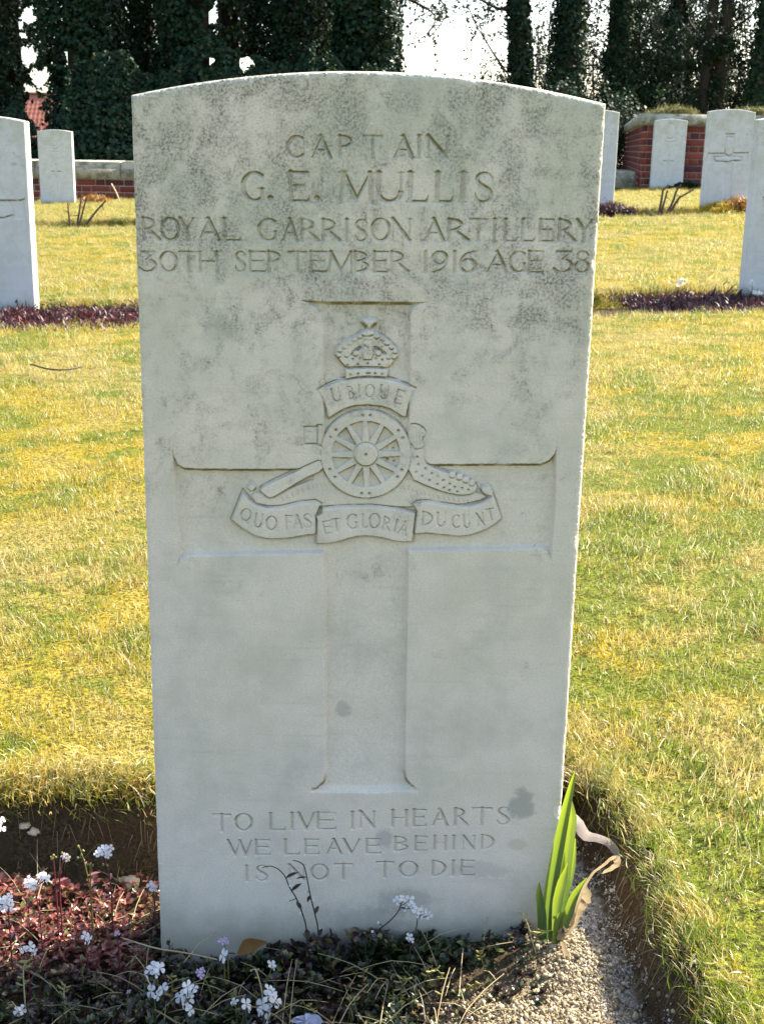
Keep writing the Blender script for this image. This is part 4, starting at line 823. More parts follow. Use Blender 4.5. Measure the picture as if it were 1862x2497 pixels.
# thin leafy stems between the trunks
def thicket(pxx, Y, w, h, ns, nl, label, leaf=.05, bias=1.6, mat_=None, z_up=0.0):
    b = at(pxx, 330, Y); z0 = float(lawn_z(b[0], Y)); root = empty('undergrowth_bush', (b[0], Y, z0), label, 'bush', 'leafy undergrowth between the trunks'); m = MB(); tips = []
    for i in range(ns):
        x = rng.uniform(-w, w); hh = h*rng.uniform(.5, 1); e = np.array([x+rng.normal(0, .5), rng.normal(0, .4), hh]); pth = spline([(x*.5, rng.normal(0, .2), 0), ((x+e[0])/2+rng.normal(0, .12), 0, hh*.5), e], 9); m.tube(pth, np.linspace(.022, .005, 9), 4); tips.append(pth)
        for _ in range(5):
            p = pth[rng.integers(3, 9)]; q = p+rng.normal(0, .35, 3); bp = spline([p, (p+q)/2+rng.normal(0, .06, 3), q], 5); m.tube(bp, np.linspace(.008, .003, 5), 3); tips.append(bp)
    obj('stems', m.mesh('stems', TWIG), root); P = np.concatenate([t_ if len(t_) < 9 else t_[2:] for t_ in tips]); P = P[rng.integers(0, len(P), nl)]+rng.normal(0, .09, (nl, 3))
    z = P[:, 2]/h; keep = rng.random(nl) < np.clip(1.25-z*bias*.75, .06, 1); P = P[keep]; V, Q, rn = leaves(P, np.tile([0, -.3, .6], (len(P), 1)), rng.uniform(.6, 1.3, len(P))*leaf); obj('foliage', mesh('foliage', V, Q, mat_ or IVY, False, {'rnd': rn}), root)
for a in ((1320, 29.5, .8, 4.4, 14, 9000, 'dense leafy bush far behind the thick ivy trunk', .06, 1.0), (1590, 31, .9, 5.2, 14, 14000, 'dense leafy bush farthest behind the slim ivy trunk', .065, .5), (1715, 32, .9, 5.2, 14, 14000, 'dense leafy bush farthest behind the bare trunk pair', .065, .5), (1190, 25, .9, 2.6, 10, 2600, 'sparse leafy bush at the foot of the open patch of sky', .06, 2.0), (1290, 27, .9, 3.0, 10, 5200, 'leafy bush behind the leaning ivy trunk'), (1425, 28, .75, 4.2, 12, 9500, 'leafy bush between the thick ivy trunk and its right neighbour'),
          (1545, 26.5, .7, 4.6, 14, 15000, 'dense leafy bush left of the slim ivy trunk', .06, 1.0), (1660, 29, .8, 4.8, 14, 17000, 'dense leafy bush behind the close pair of bare trunks', .06, .9), (1775, 27, .8, 4.8, 14, 19000, 'dense leafy bush right of the close pair of bare trunks', .06, .8), (1400, 22.5, .8, 1.5, 12, 3500, 'low dark bush above the right shoulder of the headstone', .06, .7), (1240, 22, .8, 1.5, 10, 3200, 'low dark bush left of the thick ivy trunk', .06, .8), (1520, 23.8, .5, 1.7, 10, 3000, 'low dark bush beside the corner of the terrace wall', .06, .5)):
    thicket(*a)
# evergreen ivy bank under the trees on the left, behind the wall
for i, (px0, px1, zt, lab) in enumerate(((-250, 62, 1.2, 'dark ivy bank behind the nearest left headstone'), (50, 150, .62, 'low stretch of ivy bank under the red house roof'), (145, 420, 1.9, 'tall ivy bank right of the red house roof'), (420, 760, 2.0, 'ivy bank behind the middle of the large headstone'), (760, 960, 1.9, 'ivy bank at the left of the open patch of sky'))):
    Y = 18.0+.5*(i % 2); a = at(px0, 400, Y); b = at(px1, 400, Y); n = int(14000*(b[0]-a[0])/2.0); x = rng.uniform(a[0], b[0], n); z0 = lawn_z(x, Y); k = rng.random(n)**.7; z = z0+k*zt*(.75+.5*fnoise(x*2, x*0+i, 5, 3)); y = Y-.7*(1-k*.7)*rng.random(n)+1.2*k; cen = np.stack([x, y, z], 1)
    g = in_gap(cen); cen = cen[~g]; c0 = np.array([(a[0]+b[0])/2, Y, float(lawn_z((a[0]+b[0])/2, Y))]); V, Q, rn = leaves(cen-c0, np.tile([0, -.6, .5], (len(cen), 1)), rng.uniform(.7, 1.2, len(cen))*.07)
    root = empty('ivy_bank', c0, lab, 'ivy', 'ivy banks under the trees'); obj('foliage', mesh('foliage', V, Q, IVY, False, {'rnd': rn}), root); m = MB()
    for s_ in np.linspace(a[0]+.15, b[0]-.15, max(2, int((b[0]-a[0])*2))): m.tube(spline([(s_-c0[0], 0, -.1), (s_-c0[0]+.1, .3, zt*.4), (s_-c0[0]-.05, .9, zt*.85)], 6), np.linspace(.03, .01, 6), 5)
    m.tube([(a[0]+.1-c0[0], 0, -.02), (0, .02, .0), (b[0]-.1-c0[0], 0, -.02)], .03, 5); obj('stems', m.mesh('stems', TWIG), root)
# overhanging bare branch against the open sky
def bare_branch(pts, Y, label, r0, ntw, nl):
    P = spline([at(x, y, Y+dy) for x, y, dy in pts], 16); root = empty('bare_branch', P[0], label, 'branch', 'bare branches against the open sky'); m = MB(); m.tube(P-P[0], np.linspace(r0, .006, 16), 6); L = []
    for i in range(ntw):
        p = P[rng.integers(3, 16)]; dr = rng.normal(0, 1, 3); dr[1] *= .5; dr[2] = -abs(dr[2])*.4+rng.normal(0, .5); dr = dr/np.linalg.norm(dr)*rng.uniform(.2, .6); pth = spline([p, p+dr*.5+rng.normal(0, .05, 3), p+dr], 6)-P[0]; m.tube(pth, np.linspace(.009, .003, 6), 4); L.append(pth[2:])
    obj('twigs', m.mesh('twigs', TWIG), root)
    if nl: Q_ = np.concatenate(L); Q_ = Q_[rng.integers(0, len(Q_), nl)]+rng.normal(0, .04, (nl, 3)); V, Q, rn = leaves(Q_, np.tile([0, -.2, .5], (nl, 1)), rng.uniform(.6, 1.3, nl)*.055); obj('foliage', mesh('foliage', V, Q, OLIVE, False, {'rnd': rn}), root)
bare_branch([(880,-60,0),(950,-20,0),(1010,5,0),(1060,40,-.2),(1040,90,-.3)], 21, 'drooping leafy branch at the left of the open patch of sky', .04, 26, 420)
bare_branch([(1000,-80,0),(1050,-30,0),(1085,20,0),(1080,50,0),(1040,100,0)], 21.4, 'bare twig hanging into the open patch of sky', .02, 10, 60)
bare_branch([(1330,330,0),(1250,200,0),(1190,110,0),(1150,40,0),(1130,-40,0)], 23.8, 'slanting bare stem across the open patch of sky', .02, 16, 160)
bare_branch([(1290,330,0),(1230,180,0),(1175,80,0),(1155,-40,0)], 24.6, 'thin bare stem left of the leaning ivy trunk', .016, 14, 120)
bare_branch([(1330,-30,0),(1240,20,0),(1190,10,0),(1130,-30,0)], 23.5, 'arching bare bough at the top of the open patch of sky', .05, 22, 260)
bare_branch([(1275,110,0),(1230,90,0),(1200,65,0)], 23.4, 'short bare side branch left of the leaning ivy trunk', .02, 6, 0)
for i, (x0, lab) in enumerate(((1398, 'thin sapling stem right of the thick ivy trunk'), (1415, 'thin sapling stem midway between two ivy trunks'), (1445, 'thin sapling stem left of the shoulder trunk'))): bare_branch([(x0+6, 300, 0), (x0, 180, 0), (x0+10, 60, 0), (x0+30, -60, 0)], 25.2+i*.3, lab, .02, 14, 110)
# ------------------------------------------------------------------ plants of the front bed
def leafmat(name, c0, c1, tr, rough=.5, use='rnd'):
    t = NT(name, rough, .35); r_ = t.attr('rnd') if use == 'rnd' else t.rand(); c = t.mix(r_, c0, c1); t.color(c); t.translucent(c, tr); return t.m
t = NT('cress_leaf', .28, .6); r_ = t.attr('rnd'); x = t.sep(t.wpos())[0]; n_ = t.noise(t.wpos(), 24, 2)
y = t.sep(t.wpos())[1]; red = t.mix(r_, (.13, .02, .026), (.40, .17, .13)); shade_grn = t.mix(r_, (.022, .030, .014), (.055, .075, .028)); shade_pur = t.mix(r_, (.026, .016, .018), (.065, .042, .034))
c = t.mix(t.math('MAXIMUM', t.step(t.math('ADD', x, t.math('MULTIPLY', n_, .16)), -.15, -.09), t.math('SUBTRACT', 1.0, t.step(t.math('ADD', y, t.math('MULTIPLY', n_, .10)), -.01, .035))), red, t.mix(t.step(n_, .42, .60), shade_pur, shade_grn)); c = t.mix(t.step(r_, .90, .93), c, (.26, .19, .07)); c = t.mix(t.math('MULTIPLY', t.math('SUBTRACT', 1.0, t.step(r_, .08, .1)), .9), c, (.13, .16, .04))  # front and centre leaves turn dark: shade put into the leaf colour
t.color(c); t.translucent(c, .35); CRESS = t.m
def rosette(n, L, w, seed, up=.55, cup=.15):
    r = np.random.default_rng(seed); m = MB(); rn = []
    for i in range(n):
        a = 2.4*i+r.normal(0, .3); el = np.clip(up+.6*i/n+r.normal(0, .18), 0.05, 1.4); l = L*r.uniform(.6, 1.15)*(1-.35*i/n); d = np.array([math.cos(a)*math.cos(el), math.sin(a)*math.cos(el), math.sin(el)]); k = np.linspace(0, 1, 5)
        P = d*k[:, None]*l+np.array([0, 0, -1])*(k**2)[:, None]*l*.30; wd = w*r.uniform(.75, 1.2)*np.array([.25, .7, 1.0, .85, .06]); m.ribbon(P, wd, np.array([-math.sin(a), math.cos(a), 0]), cup); rn += [r.random()]*15
    return np.concatenate(m.V), np.concatenate(m.Q), np.array(rn)
ROS = [src('cress_rosette', *(lambda a: (a[0], a[1], []))(ro), CRESS, ro[2], True) for ro in [rosette(13, .013, .0052, 200+i) for i in range(6)]]
def cress_ok(x, y):
    f = (bed_d(x, y) > .035)*(np.abs(x) < 2); stone_in = (np.abs(x) < .196) & (y > -.004) & (y < .08)
    f = f*(1-sstep((x-.03)/.08)*(1-.35*(vnoise(x*40, y*40, 4) > .6)))*(~stone_in)*(1-.9*sstep((y-.09-.03*vnoise(x*20, y*20, 2))/.03))
    return f*np.where((x < -.19) & (y > .03), .75, 1.0)
x, y = fill(9000, -.62, .17, -.30, .16, cress_ok); zz = soil_z(x, y)+rng.uniform(.002, .020, len(x))*(.4+.9*vnoise(x*18, y*18, 71))
k = rng.random(len(x)) < .8; x, y, zz = x[k], y[k], zz[k]
scatter('rock_cress_foliage', np.stack([x, y, zz], 1), euler_up(len(x), .4), rng.uniform(.42, 1.05, len(x)), ROS, 'low reddish and dark green rock cress leaves covering the front bed, shade painted into their colour')
x = rng.uniform(-.19, .10, 260); y = rng.uniform(-.034, -.006, 260); zz = soil_z(x, y)+rng.uniform(.004, .034, 260)*np.exp(-((x+.02)/.09)**2)
scatter('tall_cress_foliage', np.stack([x, y, zz], 1), euler_up(260, .4), rng.uniform(.9, 1.5, 260), ROS, 'taller dark rosettes growing against the foot of the large headstone')
# upright shoots: a thin red stem with small leaves along it
def shoot(seed):
    r = np.random.default_rng(seed); m = MB(); rn = []; L = r.uniform(.018, .034); b = r.normal(0, .006, 2); P = spline([(0, 0, 0), (b[0]*.4, b[1]*.4, L*.5), (b[0], b[1], L)], 6); m.tube(P, np.linspace(.0008, .0005, 6), 4); rn += [.0]*24
    for i in range(9):
        q = P[0]+(P[-1]-P[0])*(.15+.85*i/9); a = 2.4*i; el = r.uniform(.1, .9); d = np.array([math.cos(a)*math.cos(el), math.sin(a)*math.cos(el), math.sin(el)]); k = np.linspace(0, 1, 4); l = r.uniform(.005, .010); m.ribbon(q+d*k[:, None]*l, np.array([.001, .0028, .0026, .0004]), np.array([-math.sin(a), math.cos(a), 0]), .15); rn += [r.uniform(.12, 1)]*12
    return np.concatenate(m.V), np.concatenate(m.Q), np.array(rn)
SHT = [src('cress_shoot', *(lambda a: (a[0], a[1], []))(ro), CRESS, ro[2], True) for ro in [shoot(240+i) for i in range(6)]]
x, y = fill(1500, -.62, .10, -.28, .10, lambda x, y: cress_ok(x, y)*np.where((x < -.16), .9, .28)*(.3+.9*(vnoise(x*30, y*30, 88) > .45)))
scatter('rock_cress_shoots', np.stack([x, y, soil_z(x, y)+.006], 1), euler_up(len(x), .3), rng.uniform(.6, 1.15, len(x)), SHT, 'thin upright red shoots of the rock cress in the front bed')
t = NT('dry_stalk', .7, .2); r_ = t.rand(); t.color(t.mix(r_, (.30, .24, .12), (.48, .40, .24))); STRAW = t.m
t = NT('red_stem', .5, .3); t.color((.15, .028, .035)); RSTEM = t.m
t = NT('dark_stem', .6, .2); t.color((.05, .035, .028)); DSTEM = t.m
t = NT('green_stem', .5, .3); t.color((.16, .17, .05)); t.translucent((.25, .27, .06), .3); GSTEM = t.m
t = NT('white_petal', .6, .2); r_ = t.rand(); c = t.mix(r_, (.88, .88, .86), (.82, .80, .86)); t.color(c); t.translucent(c, .55); PETAL = t.m
t = NT('lilac_petal', .6, .2); t.color((.52, .40, .62)); t.translucent((.52, .40, .62), .4); LILAC = t.m
t = NT('flower_eye', .6, .2); t.color((.45, .42, .06)); EYE = t.m
t = NT('seed_pod', .6, .25); t.color((.36, .33, .12)); t.translucent((.5, .44, .14), .4); POD = t.m
# loose dry stalks lying over the bed
m = MB()
for i in range(420):
    x = rng.uniform(-.5, .12); y = rng.uniform(-.26, -.01 if abs(x) < .2 else .12); z = float(soil_z(x, y))+.012; a = rng.uniform(0, 6.28); L = rng.uniform(.02, .07); e = rng.uniform(-.1, .7)
    m.tube(spline([(x, y, z), (x+math.cos(a)*L*.5, y+math.sin(a)*L*.5, z+L*e*.6), (x+math.cos(a)*L, y+math.sin(a)*L, z+L*e*.7)], 5), np.linspace(.0006, .0003, 5), 3)
tag(obj('dry_stalks', m.mesh('dry_stalks', STRAW)), 'thin dry stalks tangled in the cress leaves', kind='stuff')
def petal_flower(seed, sc=.0072, mat_=None):
    """four rounded petals around a small eye"""
    r = np.random.default_rng(seed); m = MB()
    for i in range(4):
        a = i*math.pi/2+r.normal(0, .08); d = np.array([math.cos(a), math.sin(a), 0]); sd = np.array([-d[1], d[0], 0]); k = np.array([.08, .3, .6, .85, 1.0]); P = d*k[:, None]*sc+np.array([0, 0, 1])*(.28*k-.30*k**2)[:, None]*sc*r.uniform(.6, 1.4); m.ribbon(P, sc*np.array([.14, .42, .78, .74, .22]), sd, -.10)
    return m.mesh('petals', mat_ or PETAL, True)
FLW = [petal_flower(i) for i in range(4)]; FLL = petal_flower(9, .006, LILAC)
V_, T_i = pebble(3, 1, .1, .8); EYE_ME = mesh('flower_eye', V_*.0011+np.array([0, 0, .0008]), np.array(T_i), EYE); BUD_ME = mesh('bud', V_*np.array([.0013, .0013, .0026]), np.array(T_i), PETAL); GBUD = mesh('bud', V_*np.array([.0011, .0011, .0024]), np.array(T_i), POD)
LEAF_ME = (lambda m: (m.ribbon([(0, 0, 0), (.3, 0, .06), (.65, 0, .08), (1, 0, .02)], np.array([.08, .30, .28, .02]), (0, 1, 0), .12), m.mesh('leaf', CRESS, True, {'rnd': np.full(12, .5)}))[1])(MB())
def place(name, me, parent, p, dirv, s=1.0, spin=None):
    o = obj(name, me, parent); q = Vector(dirv).to_track_quat('Z', 'Y'); o.rotation_mode = 'QUATERNION'
    from mathutils import Quaternion
    o.rotation_quaternion = q @ Quaternion((0, 0, 1), rng.uniform(0, 6.28) if spin is None else spin); o.location = [float(v) for v in p]; o.scale = (s, s, s); return o
def flower_stem(label, stem, Y, fl, stem_mat, nleaf=3, r=.0009, me=None, buds=(), size=.86, cat='flower', name='flowering_stem', group='small flowering stems in the front bed', leafs=.012, ground=True):
    """stem: pixels from the ground upwards; fl: pixels of the flowers"""
    P = [at(x, y, Y) for x, y in stem]; b = P[0].copy(); g = float(bed_z(b[0], b[1])) if ground else b[2]
    base = np.array([b[0], b[1], min(g, b[2])-.002]); root = empty(name, base, label, cat, group); pts = ([base] if b[2]-g > .004 else [])+P
    pth = spline(pts, max(8, 4*len(pts)))-base; m = MB(); m.tube(pth, np.linspace(r, r*.55, len(pth)), 5)
    heads = []
    for x, y in fl:
        h = at(x, y, Y+rng.normal(0, .004))-base; dd = np.linalg.norm(pth-h, axis=1)+np.where(pth[:, 2] > h[2], .01, 0); q = pth[int(np.argmin(dd))]
        if np.linalg.norm(h-q) > .0015: m.tube(spline([q, (q+h)/2+np.array([0, 0, -.001]), h], 5), np.full(5, r*.5), 4)
        heads.append(h)
    for x, y in buds:
        h = at(x, y, Y)-base; q = pth[int(np.argmin(np.linalg.norm(pth-h, axis=1)))]; m.tube([q, h], [r*.5, r*.4], 4)
    obj('stem', m.mesh('stem', stem_mat, True), root)
    for h in heads:
        dv = np.array([rng.normal(.15, .6), -.45, .7+rng.normal(0, .5)]); s = size*.80*rng.uniform(.65, 1.15); o = place('flower', (me or FLW[rng.integers(0, 4)]), root, h, dv, s); place('flower_eye', EYE_ME, o, (0, 0, 0), (0, 0, 1))
    for x, y in buds: place('bud', GBUD if stem_mat != DSTEM else BUD_ME, root, at(x, y, Y)-base, (rng.normal(0, .4), -.2, 1), rng.uniform(.8, 1.2))
    for i in range(nleaf):
        j = int(len(pth)*(.15+.6*i/max(nleaf, 1))); a = rng.uniform(0, 6.28); place('leaf', LEAF_ME, root, pth[j], (0, 0, 1), leafs*rng.uniform(.6, 1.2), a)
    return root
def cl(x, y, rx, ry, n):
    a = rng.uniform(0, 6.28, n); r_ = np.sqrt(rng.uniform(0.05, 1, n)); return [(x+rx*math.cos(A)*q, y+ry*math.sin(A)*q) for A, q in zip(a, r_)]
FS_ = flower_stem
FS_('tall white flower head on a red stem left of the headstone foot', [(272,2180),(266,2130),(256,2090)], .03, cl(256,2078,22,13,9), RSTEM, 3, buds=((252,2108),(262,2110)))
FS_('broad white flower cluster at the left, in the sun', [(100,2260),(92,2200),(88,2160)], .0, cl(84,2146,38,15,12), RSTEM, 3)
FS_('white flower cluster at the left edge, in the sun', [(26,2290),(22,2240),(20,2200)], -.03, cl(20,2200,24,16,9), RSTEM, 3)
FS_('white petals of a flower cut by the left edge', [(-10,2160),(-8,2070),(-4,2030)], .03, cl(2,2010,9,14,4), RSTEM, 1)
FS_('pale budding stem, left one of two close together', [(138,2180),(134,2130),(131,2095)], .02, [], RSTEM, 2, buds=((125,2090),(131,2086),(137,2090),(128,2094)))
FS_('pale flower bud stem, right one of two close together', [(146,2160),(152,2110),(158,2090)], .02, [(156,2086),(163,2092)], RSTEM, 1, buds=((152,2080),(165,2086),(168,2098)), size=.7)
FS_('green sprig with narrow pods behind the red stems', [(222,2185),(208,2110),(194,2066)], .03, [], GSTEM, 5, buds=((192,2064),(204,2074),(199,2084),(190,2092),(206,2098)))
FS_('short budding stem in front of the tall white flower head', [(223,2200),(221,2150),(220,2110)], .02, [], GSTEM, 4, buds=((215,2108),(221,2106),(227,2110)))
FS_('lilac tinted flower low in the sunlit red leaves', [(290,2320),(288,2295),(286,2280)], -.02, [(286,2276)], RSTEM, 2, me=FLL)
FS_('pair of pale flowers in the middle of the red leaves', [(214,2330),(212,2300),(210,2285)], -.03, [(208,2282),(216,2292)], RSTEM, 2, size=.9)
FS_('white flowers low at the left where the shadow starts', [(70,2360),(66,2330),(62,2318)], -.06, [(58,2316),(74,2308),(84,2322)], RSTEM, 2, size=.9)
FS_('pale blue flower beside the left edge of the headstone', [(378,2210),(374,2180),(370,2165)], .03, [(368,2160),(376,2166)], RSTEM, 1, size=1.0)
FS_('white flower head just below the left foot of the headstone', [(392,2450),(386,2400),(380,2372)], -.075, [(376,2358),(390,2360),(379,2374),(366,2366),(362,2388)], GSTEM, 3, size=1.1)
FS_('pair of white flowers under the head at the left foot', [(380,2490),(378,2440),(376,2422)], -.09, [(369,2417),(398,2411),(384,2428)], GSTEM, 3, me=None, size=1.1)
FS_('cluster of white flowers left of the middle, in shade', [(462,2500),(462,2470),(460,2440)], -.092, [(450,2420),(466,2424),(458,2440),(472,2410),(456,2406),(440,2430),(463,2464),(446,2446)], GSTEM, 3, size=1.1)
FS_('single white flower against the foot of the headstone', [(548,2370),(546,2350),(545,2338)], -.05, [(545,2331)], GSTEM, 2, size=1.15)
FS_('small lilac buds against the foot of the headstone', [(556,2340),(550,2315),(546,2300)], -.04, [(540,2296),(548,2290),(552,2298)], GSTEM, 2, me=FLL, size=.7)
FS_('violet bud stem left of the middle, in shade', [(520,2440),(506,2400),(492,2376)], -.07, [(484,2370),(494,2366),(490,2378)], GSTEM, 2, me=FLL, size=.75)
FS_('lone lilac bud stem near the lower left', [(312,2470),(312,2440),(313,2424)], -.09, [(314,2418)], GSTEM, 2, me=FLL, size=.8)
FS_('big cluster of white flowers at the bottom, in shade', [(640,2500),(644,2470),(648,2440)], -.098, [(655,2413),(664,2420),(652,2428),(640,2450),(648,2462),(636,2466),(672,2440),(662,2446),(654,2484),(646,2484)], GSTEM, 3, size=1.15)
FS_('white flower left of the big bottom cluster', [(600,2490),(600,2465),(600,2455)], -.1, [(600,2448),(606,2456)], GSTEM, 2, size=1.0)
FS_('half open white flower further left of the big bottom cluster', [(578,2490),(575,2460),(573,2448)], -.1, [(572,2442)], GSTEM, 2, size=.8, buds=((566,2452),))
FS_('small pale bud stem above the big bottom cluster', [(640,2420),(656,2380),(662,2360)], -.06, [(662,2350),(668,2358)], GSTEM, 2, size=.7)
FS_('tiny white flower at the lower left corner', [(50,2490),(48,2478),(46,2470)], -.1, [(44,2466),(54,2462)], GSTEM, 1, size=.8)
FS_('dark stem with white flowers arching before the stone', [(893,2292),(915,2272),(945,2250),(968,2226),(978,2204)], -.03, [(968,2196),(981,2190),(998,2194),(1003,2206),(985,2216),(1008,2214)], DSTEM, 2, buds=((922,2250),(908,2272)), leafs=.008)
FS_('short dark stem with a small spray of white flowers', [(1008,2300),(1014,2270),(1018,2238)], -.03, [(1016,2220),(1022,2230),(1034,2222),(1044,2232),(1028,2216)], DSTEM, 1, leafs=.008)
FS_('single white flower low on a dark stem', [(1000,2320),(999,2300),(998,2292)], -.035, [(997,2284),(1002,2292)], DSTEM, 1, size=.9)
FS_('left one of two dark seed stems before the epitaph', [(748,2276),(738,2230),(722,2190),(706,2164),(694,2136),(676,2118),(656,2112),(640,2116)], -.02, [], DSTEM, 4, r=.0008, buds=((706,2160),(702,2198),(732,2228)), leafs=.016)
FS_('right one of two dark seed stems before the epitaph', [(776,2276),(768,2230),(758,2190),(750,2150),(742,2114),(730,2102),(714,2098)], -.02, [], DSTEM, 4, r=.0008, buds=((745,2176),(764,2196)), leafs=.014)
PODS = lambda pts: pts
def sprig(label, stem, Y, pods, m1=None, group='dry seed sprigs in the front bed'):
    P = [at(x, y, Y) for x, y in stem]; b = P[0].copy(); base = np.array([b[0], b[1], min(float(bed_z(b[0], b[1])), b[2])-.002]); root = empty('seed_sprig', base, label, 'sprig', group); pth = spline([base]+P, 16)-base; m = MB(); m.tube(pth, np.linspace(.0009, .0005, 16), 5); obj('stem', m.mesh('stem', m1 or GSTEM, True), root)
    for (x, y, dx, dy) in pods:
        q = at(x, y, Y)-base; e = at(x+dx, y+dy, Y+rng.normal(0, .004))-base; m = MB(); m.tube(spline([q, (q+e)/2+np.array([0, 0, -.0008]), e], 6), np.array([.0004, .0006, .0008, .0009, .0008, .0003]), 5); obj('pod', m.mesh('pod', POD, True), root)
    return root
def podset(stem, n, L): 
    P = spline([(x, y, 0) for x, y in stem], 20)[8:]; out = []
    for i in range(n): p = P[int(i*len(P)/n)]; s_ = 1 if i % 2 else -1; out.append((p[0], p[1], s_*L*rng.uniform(.6, 1.1), -L*rng.uniform(-.2, .8)))
    return out
for lab, stm, n, L, Y, mm in (('yellow seed sprig on a red stem in the middle of the shade', [(874,2490),(880,2440),(884,2400),(888,2362)], 6, 14, -.085, RSTEM), ('tall pale sprig with curled side pods right of the middle', [(968,2497),(972,2450),(980,2400),(984,2384)], 8, 24, -.09, None), ('arching pale sprig with drooping pods', [(1024,2450),(1032,2400),(1046,2372),(1066,2366),(1080,2386)], 7, 14, -.08, None),
    ('yellow green sprig at the bottom, left of the red sprig', [(848,2500),(852,2470),(856,2436),(868,2440)], 6, 14, -.1, None), ('small golden sprig over the blue grey petals', [(772,2500),(764,2470),(752,2446)], 6, 10, -.1, None), ('red stem sprig near the sunlit clods', [(1086,2500),(1082,2460),(1078,2416)], 5, 22, -.1, RSTEM), ('pale feathery sprig above the sunlit clods', [(1130,2440),(1134,2420),(1150,2404),(1176,2398)], 9, 14, -.085, None),
    ('dry pale sprig left of the iris', [(1308,2336),(1296,2290),(1284,2250),(1270,2220)], 7, 12, -.045, STRAW), ('yellow fine leaved sprig touching the iris', [(1300,2310),(1312,2280),(1326,2268)], 7, 20, -.045, None), ('white tipped sprig on the dark mound', [(1180,2360),(1172,2335),(1168,2318)], 6, 12, -.06, None), ('dry curled stalk at the lower left', [(64,2480),(60,2420),(58,2360),(72,2340)], 9, 20, -.085, STRAW), ('thin dry forked stalk left of the white flowers', [(160,2460),(156,2420),(160,2400)], 5, 16, -.09, STRAW), ('dry sprig below the dark corner of the shade', [(400,2480),(416,2440),(420,2400),(416,2376)], 6, 14, -.085, None), ('bent straw hook before the white cluster', [(640,2430),(632,2390),(622,2364),(612,2368)], 3, 10, -.08, STRAW)):
    sprig(lab, stm, Y, podset(stm, n, L), mm)
# straw lying from the red leaves to the stone, brown leaf, blue grey petals, pebbles
def ribbon_thing(name, label, cat, px_pts, Y, w, mat_, side=None, fold=.15, group=None, n=18, thick=None):
    P = spline([at(p[0], p[1], Y if len(p) < 3 else Y+p[2]) for p in px_pts], n); base = P[0].copy(); wd = np.interp(np.linspace(0, 1, n), np.linspace(0, 1, len(w)), w); T = np.gradient(P, axis=0); sd = np.cross(T, np.array([0., 1, .15])) if side is None else np.tile(side, (n, 1)).astype(float)
    sd /= np.linalg.norm(sd, axis=1)[:, None]; m = MB(); m.ribbon(P-base, wd, sd, fold); me = m.mesh(name, mat_, True, {'rnd': np.full(3*n, .5), 'acr': np.tile([0, .5, 1], n)}); o = obj(name, me, None, base); return tag(o, label, cat, group), base
m = MB(); P = spline([atz(300, 2288, .01), atz(380, 2312, .02), at(455, 2324, -.02), at(530, 2340, -.03)], 12); m.tube(P-P[0], .0008, 5); o = obj('straw', m.mesh('straw', STRAW, True), None, P[0]); tag(o, 'long pale straw lying across the foot of the headstone', 'straw')
BROWN = leafmat('brown_leaf', (.22, .11, .03), (.32, .18, .06), .3); 
def deadmat(nm, c0, c1):
    t = NT(nm, .7, .2); a = t.attr('acr'); f = t.noise(t.scale(t.obco(), (60, 60, 60)), 6, 4, .8); v = t.n('ShaderNodeTexNoise'); v.noise_dimensions = '1D'; t.set(v.inputs['W'], a); v.inputs['Scale'].default_value = 14; c = t.mix(t.math('MULTIPLY', t.math('ADD', f, v.outputs['Fac']), .5), c0, c1); c = t.mix(t.step(f, .58, .7), c, tuple(q*.55 for q in c0)); t.color(c); t.translucent(c, .45); t.bump(v.outputs['Fac'], .6, .001); return t.m
DEAD = deadmat('dead_iris_leaf', (.26, .17, .075), (.62, .50, .31)); GREYLEAF = deadmat('grey_dead_leaf', (.22, .185, .16), (.46, .41, .38))
ribbon_thing('fallen_leaf', 'curled brown fallen leaf leaning on the foot of the headstone', 'leaf', [(582,2328),(610,2305),(650,2298)], -.02, [.004, .018, .003], BROWN)
BP = leafmat('blue_grey_petal', (.32, .35, .47), (.42, .45, .58), .4)
bpth = atz(748, 2488, .02); br_ = empty('withered_flower', bpth, 'withered blue grey flower at the bottom edge of the photo', 'flower')
for i in range(6): m = MB(); a = i*1.05; d = np.array([math.cos(a), math.sin(a)*.6-.2, .5]); k = np.linspace(0, 1, 5)[:, None]; m.ribbon(d*k*.014+np.array([0, 0, -.006])*k**2, np.array([.003, .009, .012, .010, .002]), (-math.sin(a), math.cos(a), .2), .2); obj('petal', m.mesh('petal', BP, True, {'rnd': np.full(15, rng.random())}), br_)
t = NT('flint', .6, .35); f = t.noise(t.obco(), 90, 4); t.color(t.mix(f, (.36, .27, .15), (.66, .58, .44))); FLINT = t.m
for lab, x, y, s in (('tan flint with a pale face behind the tall white flower head', 316, 2118, .0095), ('small round pebble at the foot of the dark earth bank', 88, 2082, .0065), ('second small pebble at the foot of the dark earth bank', 66, 2080, .006)):
    V, T = pebble(int(x), 3, .04, .75); nn = np.array([fnoise(v[0]*2.6+v[2]*1.3+x, v[1]*2.6+v[2]*2, 5, 3) for v in V]); p = atz(x, y, .0); p[2] = float(bed_z(p[0], p[1])) ; o = obj('pebble', mesh('pebble', V*(1+1.3*(nn-.47))[:, None]*s*np.array([1, .9, .8]), np.array(T), FLINT, True), None, p+np.array([0, 0, s*.45])); tag(o, lab, 'pebble', 'loose pebbles in the front bed')
